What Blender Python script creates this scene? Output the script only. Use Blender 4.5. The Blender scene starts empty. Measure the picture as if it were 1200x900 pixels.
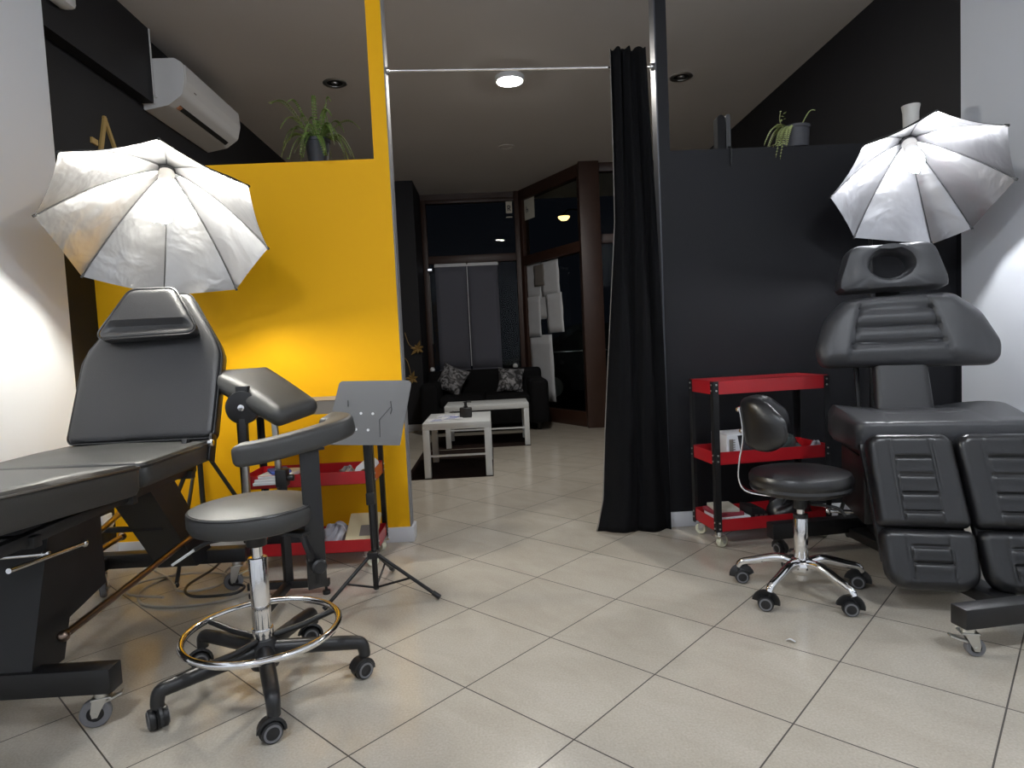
import bpy, bmesh, math, random
import numpy as np
from mathutils import Vector, Matrix
rng = random.Random(7)
SC = bpy.context.scene
COL = SC.collection
PI = math.pi
V = Vector

# ------------------------------------------------------------------ materials
def nt(name):
    m = bpy.data.materials.new(name); m.use_nodes = True
    t = m.node_tree; b = t.nodes['Principled BSDF']
    return m, t, b
def mat(name, col, rough=.5, metal=0., bump=0., bscale=200., bdist=.0025, spec=.5, var=0., vscale=8., emit=None, estr=0., coat=0.):
    m, t, b = nt(name)
    b.inputs['Base Color'].default_value = (*col, 1)
    b.inputs['Roughness'].default_value = rough
    b.inputs['Metallic'].default_value = metal
    b.inputs['Specular IOR Level'].default_value = spec
    b.inputs['Coat Weight'].default_value = coat
    N, L = t.nodes, t.links
    tc = N.new('ShaderNodeTexCoord')
    if bump:
        n = N.new('ShaderNodeTexNoise'); n.inputs['Scale'].default_value = bscale; n.inputs['Detail'].default_value = 4
        L.new(tc.outputs['Object'], n.inputs['Vector'])
        bp = N.new('ShaderNodeBump'); bp.inputs['Strength'].default_value = bump; bp.inputs['Distance'].default_value = bdist
        L.new(n.outputs['Fac'], bp.inputs['Height']); L.new(bp.outputs['Normal'], b.inputs['Normal'])
    if var:
        n = N.new('ShaderNodeTexNoise'); n.inputs['Scale'].default_value = vscale; n.inputs['Detail'].default_value = 6
        L.new(tc.outputs['Object'], n.inputs['Vector'])
        r = N.new('ShaderNodeMix'); r.data_type = 'RGBA'
        r.inputs[6].default_value = (*[c * (1 - var) for c in col], 1); r.inputs[7].default_value = (*[min(1, c * (1 + var)) for c in col], 1)
        L.new(n.outputs['Fac'], r.inputs[0]); L.new(r.outputs[2], b.inputs['Base Color'])
    if emit:
        b.inputs['Emission Color'].default_value = (*emit, 1); b.inputs['Emission Strength'].default_value = estr
    return m

def silver_mat():
    m, t, b = nt('silver_reflector_cloth'); N, L = t.nodes, t.links
    b.inputs['Base Color'].default_value = (.35, .35, .365, 1); b.inputs['Metallic'].default_value = .94; b.inputs['Roughness'].default_value = .28
    tc = N.new('ShaderNodeTexCoord')
    n1 = N.new('ShaderNodeTexNoise'); n1.inputs['Scale'].default_value = 5.5; n1.inputs['Detail'].default_value = 3; n1.inputs['Distortion'].default_value = .5
    n2 = N.new('ShaderNodeTexNoise'); n2.inputs['Scale'].default_value = 22; n2.inputs['Detail'].default_value = 2; n2.inputs['Distortion'].default_value = .8
    L.new(tc.outputs['Object'], n1.inputs['Vector']); L.new(tc.outputs['Object'], n2.inputs['Vector'])
    ma = N.new('ShaderNodeMath'); ma.operation = 'MULTIPLY_ADD'; L.new(n2.outputs['Fac'], ma.inputs[0]); ma.inputs[1].default_value = .05; L.new(n1.outputs['Fac'], ma.inputs[2])
    bp = N.new('ShaderNodeBump'); bp.inputs['Strength'].default_value = .5; bp.inputs['Distance'].default_value = .030
    L.new(ma.outputs[0], bp.inputs['Height']); L.new(bp.outputs[0], b.inputs['Normal'])
    return m
M = {}
M['white_wall'] = mat('white_wall_paint', (.74, .765, .81), .7, bump=.05, bscale=90)
M['ceiling'] = mat('ceiling_paint', (.60, .565, .54), .85, bump=.04, bscale=60, var=.05, vscale=1.5)
M['dark_wall'] = mat('charcoal_wall_paint', (.011, .011, .0135), .6, bump=.04, bscale=90, spec=.3)
M['dark_part'] = mat('slate_partition_paint', (.0052, .0054, .0076), .6, bump=.04, bscale=90, spec=.3)
M['orange'] = mat('orange_wall_paint', (.86, .445, .004), .6, bump=.05, bscale=70, spec=.2)
M['partition_end'] = mat('pale_end_paint', (.22, .22, .23), .5)  # light caught by the left end face, painted in as a pale tone
M['partition_end_dark'] = mat('slate_end_paint', (.075, .08, .095), .4)  # same dark paint as the partition, its reflection painted in as grey
M['skirting'] = mat('white_tile_skirting', (.62, .63, .66), .3)
M['leather'] = mat('black_leatherette', (.018, .018, .020), .36, bump=.25, bscale=260, spec=.55)
M['leather_soft'] = mat('grey_black_leatherette', (.024, .024, .026), .38, bump=.25, bscale=260, spec=.55)
M['matte_black'] = mat('matte_black_plastic', (.010, .010, .011), .8, spec=.2)
M['leather_chair'] = mat('worn_black_leatherette', (.040, .041, .045), .40, bump=.2, bscale=260, spec=.6)  # worn leather, base also lifted to paint in the lit, sheeny chair
M['leather_sheen'] = mat('sheeny_black_leatherette', (.034, .034, .033), .48, bump=.15, bscale=260, spec=.6)  # worn, dusty leather, base also lifted to paint in the lit tops
M['leather_gloss'] = mat('glossy_black_leatherette', (.012, .012, .013), .30, bump=.15, bscale=120, spec=.6)
M['black_metal'] = mat('black_powder_coat', (.010, .010, .011), .42, bump=.02)
M['black_plastic'] = mat('black_plastic', (.014, .014, .015), .4)
M['grey_rubber'] = mat('grey_rubber', (.16, .16, .17), .6)
M['chrome'] = mat('chrome', (.86, .86, .87), .09, metal=1)
M['steel'] = mat('dull_steel', (.48, .47, .45), .35, metal=1, var=.2, vscale=40)
M['zinc'] = mat('zinc_plate', (.62, .61, .57), .32, metal=1)
M['rod'] = mat('bronze_rod', (.28, .21, .17), .3, metal=1)
M['red'] = mat('red_enamel', (.42, .012, .018), .32, coat=.15)
M['cream'] = mat('cream_plastic', (.72, .71, .55), .4)
M['white_lam'] = mat('white_laminate', (.62, .64, .64), .4)
M['white_plastic'] = mat('white_plastic', (.72, .73, .74), .35)
M['ac_white'] = mat('aircon_white_plastic', (.66, .66, .66), .35)
M['paper'] = mat('white_paper', (.72, .73, .76), .7, var=.05, vscale=20)
M['paper_old'] = mat('ivory_paper', (.60, .58, .50), .7)
M['paper_grey'] = mat('crumpled_grey_paper', (.60, .61, .63), .75, bump=.3, bscale=9, bdist=.012, var=.12, vscale=7)
M['curtain'] = mat('black_curtain_cloth', (.0048, .0048, .0055), .9, bump=.12, bscale=400, spec=.12)
M['sofa'] = mat('black_sofa_cloth', (.006, .006, .007), .85, spec=.2, bump=.1, bscale=200)
M['rug'] = mat('dark_brown_rug', (.022, .014, .012), .95, bump=.5, bscale=60, spec=.1, bdist=.012, var=.4, vscale=30)
M['wood'] = mat('brown_stained_wood', (.042, .018, .011), .45, var=.25, vscale=9)
M['silver_cloth'] = silver_mat()
M['black_cloth'] = mat('black_umbrella_cloth', (.012, .012, .013), .8)
M['ceramic'] = mat('white_ceramic', (.72, .70, .66), .3)
M['gold'] = mat('gold_paint', (.50, .34, .12), .4, metal=.2)
M['dull_gold'] = mat('dull_gold_leaf', (.30, .19, .06), .5, metal=.2)
M['leaf'] = mat('fern_green', (.095, .17, .022), .55, var=.35, vscale=30)
M['leaf_pale'] = mat('pale_green_leaf', (.36, .42, .17), .55, var=.25, vscale=30)
M['stem'] = mat('green_stem', (.18, .18, .06), .6)
M['soil'] = mat('potting_soil', (.02, .013, .009), .95, bump=.6, bscale=80, bdist=.012)
M['pot_dark'] = mat('dark_pot_plastic', (.020, .022, .028), .5)
M['pot_grey'] = mat('slate_pot_ceramic', (.045, .046, .055), .55)
M['blind'] = mat('slate_blind_cloth', (.115, .118, .145), .85, bump=.05, bscale=300)
M['cable_white'] = mat('pale_cable', (.36, .33, .28), .5)
M['plate'] = mat('brushed_grey_plate', (.145, .143, .14), .42, metal=.35, bump=.03, bscale=60)
M['plate_edge'] = mat('pale_hole_edge', (.8, .8, .8), .4)
M['blue_ink'] = mat('blue_print', (.05, .10, .42), .6)
M['dark_ink'] = mat('dark_print', (.03, .03, .035), .6)
M['red_ink'] = mat('red_print', (.30, .04, .06), .6)
M['beige'] = mat('beige_packet', (.55, .48, .30), .5)
M['tray_grey'] = mat('grey_tray_liner', (.20, .18, .16), .5)
M['bag_dark'] = mat('dark_plastic_bag', (.06, .075, .072), .25, bump=.5, bscale=16, bdist=.012)
M['bag_clear'] = mat('milky_plastic_bag', (.34, .33, .36), .3, bump=.7, bscale=22, bdist=.012)
M['pavement'] = mat('asphalt_outside', (.010, .010, .011), .95, spec=.1)
M['slot'] = mat('dark_slot', (.008, .007, .007), .6)
M['copper'] = mat('copper_inside', (.45, .20, .10), .45)
M['carpaint'] = mat('dark_car_paint', (.008, .009, .011), .25)

def glow(name, col, s, base=(.8, .8, .8)):
    return mat(name, base, .4, emit=col, estr=s)
BULB_L, BULB_R, LED, REFLECT = 250., 330., 340., 3.
M['bulb_warm'] = glow('bulb_glow_left', (1., .97, .86), BULB_L)
M['bulb_cool'] = glow('bulb_glow_right', (.95, .97, 1.), BULB_R)
M['led'] = glow('led_disc_glow', (1., .96, .90), LED)
M['street'] = glow('street_lamp_glow', (1., .66, .24), REFLECT)
M['indicator'] = glow('white_indicator_glow', (.85, .88, 1.), .9)

def glass_mat():
    m, t, b = nt('window_glass'); N, L = t.nodes, t.links
    for n in list(N): N.remove(n)
    o = N.new('ShaderNodeOutputMaterial'); tr = N.new('ShaderNodeBsdfTransparent'); g = N.new('ShaderNodeBsdfGlossy')
    tr.inputs['Color'].default_value = (.82, .85, .84, 1); g.inputs['Roughness'].default_value = 0
    lw = N.new('ShaderNodeLayerWeight'); lw.inputs[0].default_value = .5
    pw = N.new('ShaderNodeMath'); pw.operation = 'POWER'; L.new(lw.outputs['Facing'], pw.inputs[0]); pw.inputs[1].default_value = 5
    fr = N.new('ShaderNodeMath'); fr.operation = 'MULTIPLY_ADD'; L.new(pw.outputs[0], fr.inputs[0]); fr.inputs[1].default_value = .5; fr.inputs[2].default_value = .008
    mx = N.new('ShaderNodeMixShader'); L.new(fr.outputs[0], mx.inputs[0]); L.new(tr.outputs[0], mx.inputs[1]); L.new(g.outputs[0], mx.inputs[2])
    L.new(mx.outputs[0], o.inputs[0]); return m
M['glass'] = glass_mat()

def cushion_mat():
    m, t, b = nt('silver_leaf_print_cloth'); N, L = t.nodes, t.links
    tc = N.new('ShaderNodeTexCoord'); w = N.new('ShaderNodeTexNoise'); w.inputs['Scale'].default_value = 8; w.inputs['Distortion'].default_value = 3.5; w.inputs['Detail'].default_value = 1
    L.new(tc.outputs['Object'], w.inputs['Vector'])
    r = N.new('ShaderNodeValToRGB'); e = r.color_ramp.elements
    e[0].position = .42; e[0].color = (.03, .03, .032, 1); e[1].position = .66; e[1].color = (.36, .36, .38, 1)
    L.new(w.outputs['Fac'], r.inputs[0]); L.new(r.outputs[0], b.inputs['Base Color']); b.inputs['Roughness'].default_value = .55
    return m
M['cushion'] = cushion_mat()

def floor_mat():
    m, t, b = nt('polished_beige_floor_tile'); N, L = t.nodes, t.links
    S = .3986; A = math.radians(-44.258)
    X0, Y0 = -.1794 * math.cos(.02758) + 1.8168 * math.sin(.02758), .1794 * math.sin(.02758) + 1.8168 * math.cos(.02758)
    geo = N.new('ShaderNodeTexCoord')
    mp = N.new('ShaderNodeMapping'); mp.vector_type = 'TEXTURE'
    mp.inputs['Location'].default_value = (X0, Y0, 0); mp.inputs['Rotation'].default_value = (0, 0, A); mp.inputs['Scale'].default_value = (S, S, S)
    L.new(geo.outputs['Object'], mp.inputs['Vector'])
    sep = N.new('ShaderNodeSeparateXYZ'); L.new(mp.outputs[0], sep.inputs[0])
    def math_(op, a, bb=None):
        n = N.new('ShaderNodeMath'); n.operation = op
        for i, v in enumerate((a, bb)):
            if v is None: continue
            if hasattr(v, 'links'): L.new(v, n.inputs[i])
            else: n.inputs[i].default_value = v
        return n.outputs[0]
    d = []
    for ax in (0, 1):
        f = math_('FRACT', sep.outputs[ax]); d.append(math_('MINIMUM', f, math_('SUBTRACT', 1., f)))
    g = math_('LESS_THAN', math_('MINIMUM', d[0], d[1]), .0052)
    fl = N.new('ShaderNodeVectorMath'); fl.operation = 'FLOOR'; L.new(mp.outputs[0], fl.inputs[0])
    wn = N.new('ShaderNodeTexWhiteNoise'); L.new(fl.outputs[0], wn.inputs['Vector'])
    # veins: each tile shifted by its own random vector
    add = N.new('ShaderNodeVectorMath'); add.operation = 'MULTIPLY_ADD'
    L.new(wn.outputs['Color'], add.inputs[0]); add.inputs[1].default_value = (9, 9, 9); L.new(mp.outputs[0], add.inputs[2])
    st = N.new('ShaderNodeMapping'); st.inputs['Rotation'].default_value = (0, 0, .5); st.inputs['Scale'].default_value = (.9, 1.7, 1)
    L.new(add.outputs[0], st.inputs['Vector'])
    no = N.new('ShaderNodeTexNoise'); no.inputs['Scale'].default_value = 1.6; no.inputs['Detail'].default_value = 7; no.inputs['Roughness'].default_value = .62; no.inputs['Distortion'].default_value = .6
    L.new(st.outputs[0], no.inputs['Vector'])
    r = N.new('ShaderNodeValToRGB'); e = r.color_ramp.elements
    e[0].position = .25; e[0].color = (.44, .397, .330, 1); e[1].position = .75; e[1].color = (.525, .485, .415, 1)
    L.new(no.outputs['Fac'], r.inputs[0])
    fine = N.new('ShaderNodeTexNoise'); fine.inputs['Scale'].default_value = 160; fine.inputs['Detail'].default_value = 2; L.new(geo.outputs['Object'], fine.inputs['Vector'])
    mf = N.new('ShaderNodeMix'); mf.data_type = 'RGBA'; mf.blend_type = 'OVERLAY'; mf.inputs[0].default_value = .22
    L.new(r.outputs[0], mf.inputs[6]); L.new(fine.outputs['Fac'], mf.inputs[7])
    mx = N.new('ShaderNodeMix'); mx.data_type = 'RGBA'; L.new(g, mx.inputs[0]); L.new(mf.outputs[2], mx.inputs[6]); mx.inputs[7].default_value = (.055, .048, .040, 1)
    L.new(mx.outputs[2], b.inputs['Base Color'])
    rr = math_('MULTIPLY_ADD', g, .5); t.nodes[-1].inputs[2].default_value = .15
    L.new(rr, b.inputs['Roughness'])
    bp = N.new('ShaderNodeBump'); bp.inputs['Strength'].default_value = .35; bp.inputs['Distance'].default_value = .002; bp.invert = True
    L.new(g, bp.inputs['Height']); L.new(bp.outputs[0], b.inputs['Normal'])
    b.inputs['Specular IOR Level'].default_value = .5
    return m
M['floor'] = floor_mat()

# ------------------------------------------------------------------ mesh builder
def basis(z):
    z = V(z).normalized(); x = z.orthogonal().normalized()
    if abs(z.z) < .99: x = V((0, 0, 1)).cross(z).normalized()
    return x, z.cross(x), z
def rpoly(pts, r, seg=6):
    out = []; n = len(pts)
    for i in range(n):
        p = V(pts[i]).to_2d(); a = (V(pts[i - 1]).to_2d() - p); c = (V(pts[(i + 1) % n]).to_2d() - p)
        ri = r[i] if isinstance(r, (list, tuple)) else r
        la, lc = a.length, c.length; a.normalize(); c.normalize()
        ang = math.acos(max(-1, min(1, a.dot(c))))
        if ri <= 0 or ang > 3.1: out.append((p.x, p.y)); continue
        tl = min(ri / math.tan(ang / 2), la * .48, lc * .48); rr = tl * math.tan(ang / 2)
        bis = (a + c).normalized(); ctr = p + bis * (rr / math.sin(ang / 2))
        s, e = p + a * tl - ctr, p + c * tl - ctr
        a0 = math.atan2(s.y, s.x); a1 = math.atan2(e.y, e.x); da = (a1 - a0 + PI) % (2 * PI) - PI
        for k in range(seg + 1):
            t = a0 + da * k / seg; out.append((ctr.x + rr * math.cos(t), ctr.y + rr * math.sin(t)))
    return out
class MB:
    def __init__(s): s.v = []; s.f = []; s.mi = []; s.cur = 0
    def add(s, vs, fs):
        o = len(s.v); s.v += [tuple(p) for p in vs]; s.f += [tuple(i + o for i in f) for f in fs]; s.mi += [s.cur] * len(fs); return s
    def box(s, c, size, rot=None, bev=0., seg=2):
        bm = bmesh.new(); bmesh.ops.create_cube(bm, size=1)
        for v in bm.verts: v.co = V((v.co.x * size[0], v.co.y * size[1], v.co.z * size[2]))
        if bev: bmesh.ops.bevel(bm, geom=bm.edges[:], offset=min(bev, min(size) * .49), segments=seg, profile=.5, affect='EDGES')
        R = rot if isinstance(rot, Matrix) else (Matrix.Rotation(rot, 3, 'Z') if rot else Matrix.Identity(3))
        bm.verts.index_update()
        s.add([R @ v.co + V(c) for v in bm.verts], [[v.index for v in f.verts] for f in bm.faces]); bm.free(); return s
    def bar(s, a, b, w, h, bev=.003, up=(0, 0, 1)):
        a, b = V(a), V(b); d = (b - a); L = d.length; d.normalize()
        u = V(up); x = d.cross(u)
        if x.length < 1e-4: x = d.orthogonal()
        x.normalize(); u = x.cross(d)
        return s.box((a + b) / 2, (w, L, h), Matrix((x, d, u)).transposed(), bev)
    def cyl(s, a, b, r, r2=None, n=20, bev=0.):
        a, b = V(a), V(b); r2 = r if r2 is None else r2; x, y, z = basis(b - a); L = (b - a).length
        if bev: pr = [(0, 0), (r - bev, 0), (r - bev * .3, bev * .3), (r, bev), (r2, L - bev), (r2 - bev * .3, L - bev * .3), (r2 - bev, L), (0, L)]
        else: pr = [(0, 0), (r, 0), (r2, L), (0, L)]
        return s.lathe(pr, a, z, n)
    def lathe(s, prof, o, ax=(0, 0, 1), n=24):
        x, y, z = basis(ax); o = V(o); vs = []; fs = []; idx = []
        for r, h in prof:
            if r <= 1e-6: idx.append([len(vs)]); vs.append(o + z * h)
            else:
                idx.append(list(range(len(vs), len(vs) + n)))
                vs += [o + z * h + (x * math.cos(2 * PI * k / n) + y * math.sin(2 * PI * k / n)) * r for k in range(n)]
        for A, B in zip(idx, idx[1:]):
            for k in range(n):
                k2 = (k + 1) % n
                if len(A) == 1 and len(B) == 1: continue
                if len(A) == 1: fs.append((A[0], B[k2], B[k]))
                elif len(B) == 1: fs.append((A[k], A[k2], B[0]))
                else: fs.append((A[k], A[k2], B[k2], B[k]))
        return s.add(vs, fs)
    def sweep(s, pts, prof, closed=False, up=(0, 0, 1), scale=None):
        pts = [V(p) for p in pts]; n = len(pts); m = len(prof); vs = []; fs = []; u = None
        for i, p in enumerate(pts):
            a = pts[i - 1] if (i or closed) else p; b = pts[(i + 1) % n] if (i < n - 1 or closed) else p
            d = (b - a).normalized()
            if u is None:
                u = V(up) - d * V(up).dot(d)
                if u.length < .05: u = d.orthogonal()
            else: u = u - d * u.dot(d)
            u.normalize(); x = d.cross(u); k = scale[i] if scale else 1.
            vs += [p + (x * q[0] + u * q[1]) * k for q in prof]
        for i in range(n if closed else n - 1):
            j = (i + 1) % n
            for k in range(m): fs.append((i * m + k, i * m + (k + 1) % m, j * m + (k + 1) % m, j * m + k))
        if not closed: fs += [tuple(range(m - 1, -1, -1)), tuple(range((n - 1) * m, n * m))]
        return s.add(vs, fs)
    def tube(s, pts, r, n=10, closed=False, up=(0, 0, 1), scale=None):
        return s.sweep(pts, [(r * math.cos(2 * PI * k / n), r * math.sin(2 * PI * k / n)) for k in range(n)], closed, up, scale)
    def prism(s, poly, o, ex, ey, t):
        """polygon in plane (ex,ey) at o, extruded by t along ex x ey"""
        ex, ey, o = V(ex), V(ey), V(o); n = ex.cross(ey).normalized() * t; m = len(poly)
        a = [o + ex * p[0] + ey * p[1] for p in poly]
        return s.add(a + [q + n for q in a], [tuple(range(m - 1, -1, -1)), tuple(range(m, 2 * m))] + [(k, (k + 1) % m, m + (k + 1) % m, m + k) for k in range(m)])
    def ball(s, c, r, n=16, squash=1., ax=(0, 0, 1)):
        return s.lathe([(r * math.sin(PI * k / (n // 2)), -r * squash * math.cos(PI * k / (n // 2))) for k in range(n // 2 + 1)], c, ax, n)
    def grid(s, P, wrapu=False, wrapv=False):
        nu, nv = len(P), len(P[0]); vs = [q for row in P for q in row]; fs = []
        for i in range(nu if wrapu else nu - 1):
            for j in range(nv if wrapv else nv - 1):
                fs.append((i * nv + j, ((i + 1) % nu) * nv + j, ((i + 1) % nu) * nv + (j + 1) % nv, i * nv + (j + 1) % nv))
        return s.add(vs, fs)
    def pad(s, poly, T, er, o, ex, ey, nu=40, nv=40, front=None, back=None, flat_back=False):
        """upholstered pad: 2-D outline (x,y) in plane (ex,ey), normal en = ex x ey; front() adds relief"""
        P = np.array(poly); Q = np.roll(P, -1, 0)
        y0, y1 = P[:, 1].min(), P[:, 1].max(); e = 1e-5
        cl = lambda k, n: .5 - .5 * math.cos(PI * k / n)
        ex, ey, o = V(ex).normalized(), V(ey).normalized(), V(o); en = ex.cross(ey)
        F, B = [], []
        for j in range(nv + 1):
            tt = .55 * cl(j, nv) + .45 * j / nv
            y = y0 + e + (y1 - y0 - 2 * e) * tt
            xs = []
            for a, b in zip(P, Q):
                if (a[1] - y) * (b[1] - y) < 0: xs.append(a[0] + (y - a[1]) / (b[1] - a[1]) * (b[0] - a[0]))
            xa, xb = min(xs), max(xs); fr, bk = [], []
            for i in range(nu + 1):
                u = .5 * cl(i, nu) + .5 * i / nu; x = xa + (xb - xa) * u
                p = np.array((x, y)); dd = Q - P; L2 = (dd * dd).sum(1) + 1e-12
                w = np.clip(((p - P) * dd).sum(1) / L2, 0, 1); d = float(np.sqrt(((P + dd * w[:, None] - p) ** 2).sum(1)).min())
                k = 1 - min(d / er, 1); h = T / 2 - er + er * math.sqrt(max(0, 1 - k * k)); sm = min(1, d / (er * 1.3)); sm = sm * sm * (3 - 2 * sm)
                fr.append(o + ex * x + ey * y + en * (h + (front(x, y) * sm if front else 0)))
                bk.append(o + ex * x + ey * y - en * ((T / 2) if flat_back else (h + (back(x, y) * sm if back else 0))))
            F.append(fr); B.append(bk)
        nF = (nu + 1) * (nv + 1); o_ = len(s.v)
        s.v += [tuple(q) for r in F for q in r] + [tuple(q) for r in B for q in r]
        g = lambda j, i, b=0: o_ + b * nF + j * (nu + 1) + i
        fs = []
        for j in range(nv):
            for i in range(nu):
                fs.append((g(j, i), g(j, i + 1), g(j + 1, i + 1), g(j + 1, i))); fs.append((g(j, i, 1), g(j + 1, i, 1), g(j + 1, i + 1, 1), g(j, i + 1, 1)))
        for i in range(nu):
            fs.append((g(0, i), g(0, i, 1), g(0, i + 1, 1), g(0, i + 1))); fs.append((g(nv, i), g(nv, i + 1), g(nv, i + 1, 1), g(nv, i, 1)))
        for j in range(nv):
            fs.append((g(j, 0), g(j + 1, 0), g(j + 1, 0, 1), g(j, 0, 1))); fs.append((g(j, nu), g(j, nu, 1), g(j + 1, nu, 1), g(j + 1, nu)))
        s.f += fs; s.mi += [s.cur] * len(fs); return s
    def build(s, name, m, parent=None, world=True, angle=38, **tags):
        me = bpy.data.meshes.new(name); vs = s.v
        root = parent
        while root is not None and root.parent is not None: root = root.parent
        if root is not None and world and root.type == 'EMPTY':
            T = Matrix.Translation(root.location) @ Matrix.Rotation(root.rotation_euler.z, 4, 'Z'); T = T.inverted()
            vs = [T @ V(p) for p in vs]
        org = None
        if parent is None:                      # single-mesh thing: origin at its base
            a = np.array(vs); org = V((float((a[:, 0].min() + a[:, 0].max()) / 2), float((a[:, 1].min() + a[:, 1].max()) / 2), float(a[:, 2].min())))
            vs = [V(p) - org for p in vs]
        elif root is not None and root.type == 'MESH' and world:
            vs = [V(p) - root.location for p in vs]
        me.from_pydata([tuple(p) for p in vs], [], s.f)
        mats = m if isinstance(m, (list, tuple)) else [m]
        for x in mats: me.materials.append(M[x])
        for p, k in zip(me.polygons, s.mi): p.material_index = k
        bm = bmesh.new(); bm.from_mesh(me); bmesh.ops.recalc_face_normals(bm, faces=bm.faces); bm.to_mesh(me); bm.free()
        me.shade_smooth(); me.set_sharp_from_angle(angle=math.radians(angle)); me.update()
        ob = bpy.data.objects.new(name, me); COL.objects.link(ob)
        if org is not None: ob.location = org
        if parent is not None: ob.parent = parent
        for k, v in tags.items(): ob[k] = v
        return ob
def thing(name, label, cat, loc, rotz=0., group=None):
    o = bpy.data.objects.new(name, None); COL.objects.link(o); o.empty_display_size = .1
    o.location = loc; o.rotation_euler = (0, 0, rotz); o['label'] = label; o['category'] = cat
    if group: o['group'] = group
    return o
def struct(name, mb, m, parent=None):
    o = mb.build(name, m, parent)
    if parent is None: o['kind'] = 'structure'
    return o
def single(name, mb, m, label, cat, group=None, **k):
    o = mb.build(name, m, None, label=label, category=cat, **k)
    if group: o['group'] = group
    return o
def spline(pts, n=8, closed=False):
    P = [V(p) for p in pts]; out = []; N = len(P)
    for i in range(N if closed else N - 1):
        g = lambda k: P[k % N] if closed else P[max(0, min(N - 1, k))]
        a, b, c, d = g(i - 1), g(i), g(i + 1), g(i + 2)
        for k in range(n):
            t = k / n; out.append(.5 * ((2 * b) + (c - a) * t + (2 * a - 5 * b + 4 * c - d) * t * t + (3 * b - a - 3 * c + d) * t ** 3))
    if not closed: out.append(P[-1])
    return out
def B(x0, x1, y0, y1, z0, z1, bev=0.): return MB().box(((x0 + x1) / 2, (y0 + y1) / 2, (z0 + z1) / 2), (x1 - x0, y1 - y0, z1 - z0), None, bev)
def addB(m, x0, x1, y0, y1, z0, z1, bev=0.): return m.box(((x0 + x1) / 2, (y0 + y1) / 2, (z0 + z1) / 2), (x1 - x0, y1 - y0, z1 - z0), None, bev)

# ------------------------------------------------------------------ the setting
HC = 3.0
PY0, PY1 = 3.29, 3.385            # partition front and back
m = MB(); m.add([(-2.3, -1.6, 0), (3.2, -1.6, 0), (3.2, 9.0, 0), (-2.3, 9.0, 0)], [(0, 1, 2, 3)])
fl = m.build('floor', 'floor'); fl['kind'] = 'structure'
fl.data.transform(Matrix.Translation(fl.location)); fl.location = (0, 0, 0)
struct('ceiling', B(-2.3, 3.2, -1.6, 9.0, HC, HC + .1), 'ceiling')
struct('wall_left', B(-2.12, -1.98, -1.6, 3.075, 0, HC), 'white_wall')
m = MB(); addB(m, -2.12, -1.98, 3.075, PY1, 0, 1.962); addB(m, -2.12, -2.05, 3.075, PY1, 1.962, HC); addB(m, -2.12, -2.05, PY1, 8.7, 0, HC)
struct('wall_left_back', m, 'dark_wall')
struct('trim_1', B(-2.05, -1.98, 3.075, 4.03, 2.56, HC), 'dark_wall')      # bulkhead above the left wall
struct('wall_right', B(2.44, 2.56, -1.6, 3.255, 0, HC), 'white_wall')
struct('wall_right_back', B(2.44, 2.56, 3.255, 7.45, 0, HC), 'dark_wall')
struct('wall_front', B(-2.12, 2.56, -1.7, -1.6, 0, HC), 'white_wall')
m = MB(); m.cur = 0
addB(m, -1.98, -.475, PY0, PY1, 0, 1.962); addB(m, -.55, -.475, PY0, PY1, 1.962, HC)
struct('wall_partition_left', m, 'orange')
m = MB(); addB(m, -.475, -.468, PY0 + .004, PY1, .0, HC)
struct('trim_2', m, 'partition_end')
m = MB(); addB(m, .897, 2.44, PY0, PY1, 0, 1.945); addB(m, .897, .952, PY0, PY1, 1.945, HC)
struct('wall_partition_right', m, 'dark_part')
struct('trim_3', B(.890, .897, PY0 + .004, PY1, 0, HC), 'partition_end_dark')
struct('baseboard_partition_left', addB(B(-1.98, -.455, PY0 - .012, PY0, 0, .078, .002), -.468, -.455, PY0, PY1 + .01, 0, .078, .002), 'skirting')
struct('baseboard_partition_right', addB(B(.874, 2.43, PY0 - .012, PY0, 0, .078, .002), .874, .889, PY0, PY1 + .01, 0, .078, .002), 'skirting')
struct('baseboard_left', B(-1.98, -1.968, -1.6, PY0 - .012, 0, .078, .002), 'skirting')
struct('baseboard_right', B(2.428, 2.44, -1.6, PY0 - .012, 0, .078, .002), 'skirting')
# back room: pier, shop front
struct('wall_back_pier', B(-2.05, -.86, 7.76, 8.62, 0, HC), 'dark_wall')
struct('baseboard_pier', B(-2.05, -.86, 7.748, 7.76, 0, .08, .002), 'skirting')
struct('trim_4', B(-.86, .40, 8.50, 8.62, 2.93, HC), 'wood')
wn = struct('window_1', addB(addB(addB(B(-.86, -.79, 8.5, 8.6, 0, 2.93, .004), -.79, .37, 8.5, 8.6, 2.10, 2.20, .004), -.79, .37, 8.5, 8.6, 0, .22, .004), -.79, .37, 8.5, 8.6, 2.88, 2.93, .004), 'wood')
B(-.79, .37, 8.545, 8.551, .22, 2.88).build('pane', 'glass', wn)
struct('trim_5', B(.37, .52, 8.48, 8.64, 0, HC, .004), 'wood')
OA, OB = V((.47, 8.53, 0)), V((1.12, 7.32, 0)); od = (OB - OA).normalized(); on = V((od.y, -od.x, 0)); OL = (OB - OA).length
if on.y > 0: on = -on
def ob(m, s0, s1, z0, z1, d0, d1, bev=0.):
    c = OA + od * (s0 + s1) / 2 + on * (d0 + d1) / 2; return m.box((c.x, c.y, (z0 + z1) / 2), (s1 - s0, d1 - d0, z1 - z0), math.atan2(od.y, od.x), bev)
m = MB(); ob(m, .02, OL, 2.02, 2.14, -.04, .06, .004); ob(m, .02, OL, 0, .17, -.04, .06, .004); ob(m, .02, OL, 2.86, HC, -.04, .06, .004); ob(m, .02, .10, .17, 2.86, -.04, .06, .004)
w2 = struct('window_2', m, 'wood')
ob(MB(), .10, OL - .05, .17, 2.86, .005, .011).build('pane', 'glass', w2)
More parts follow.
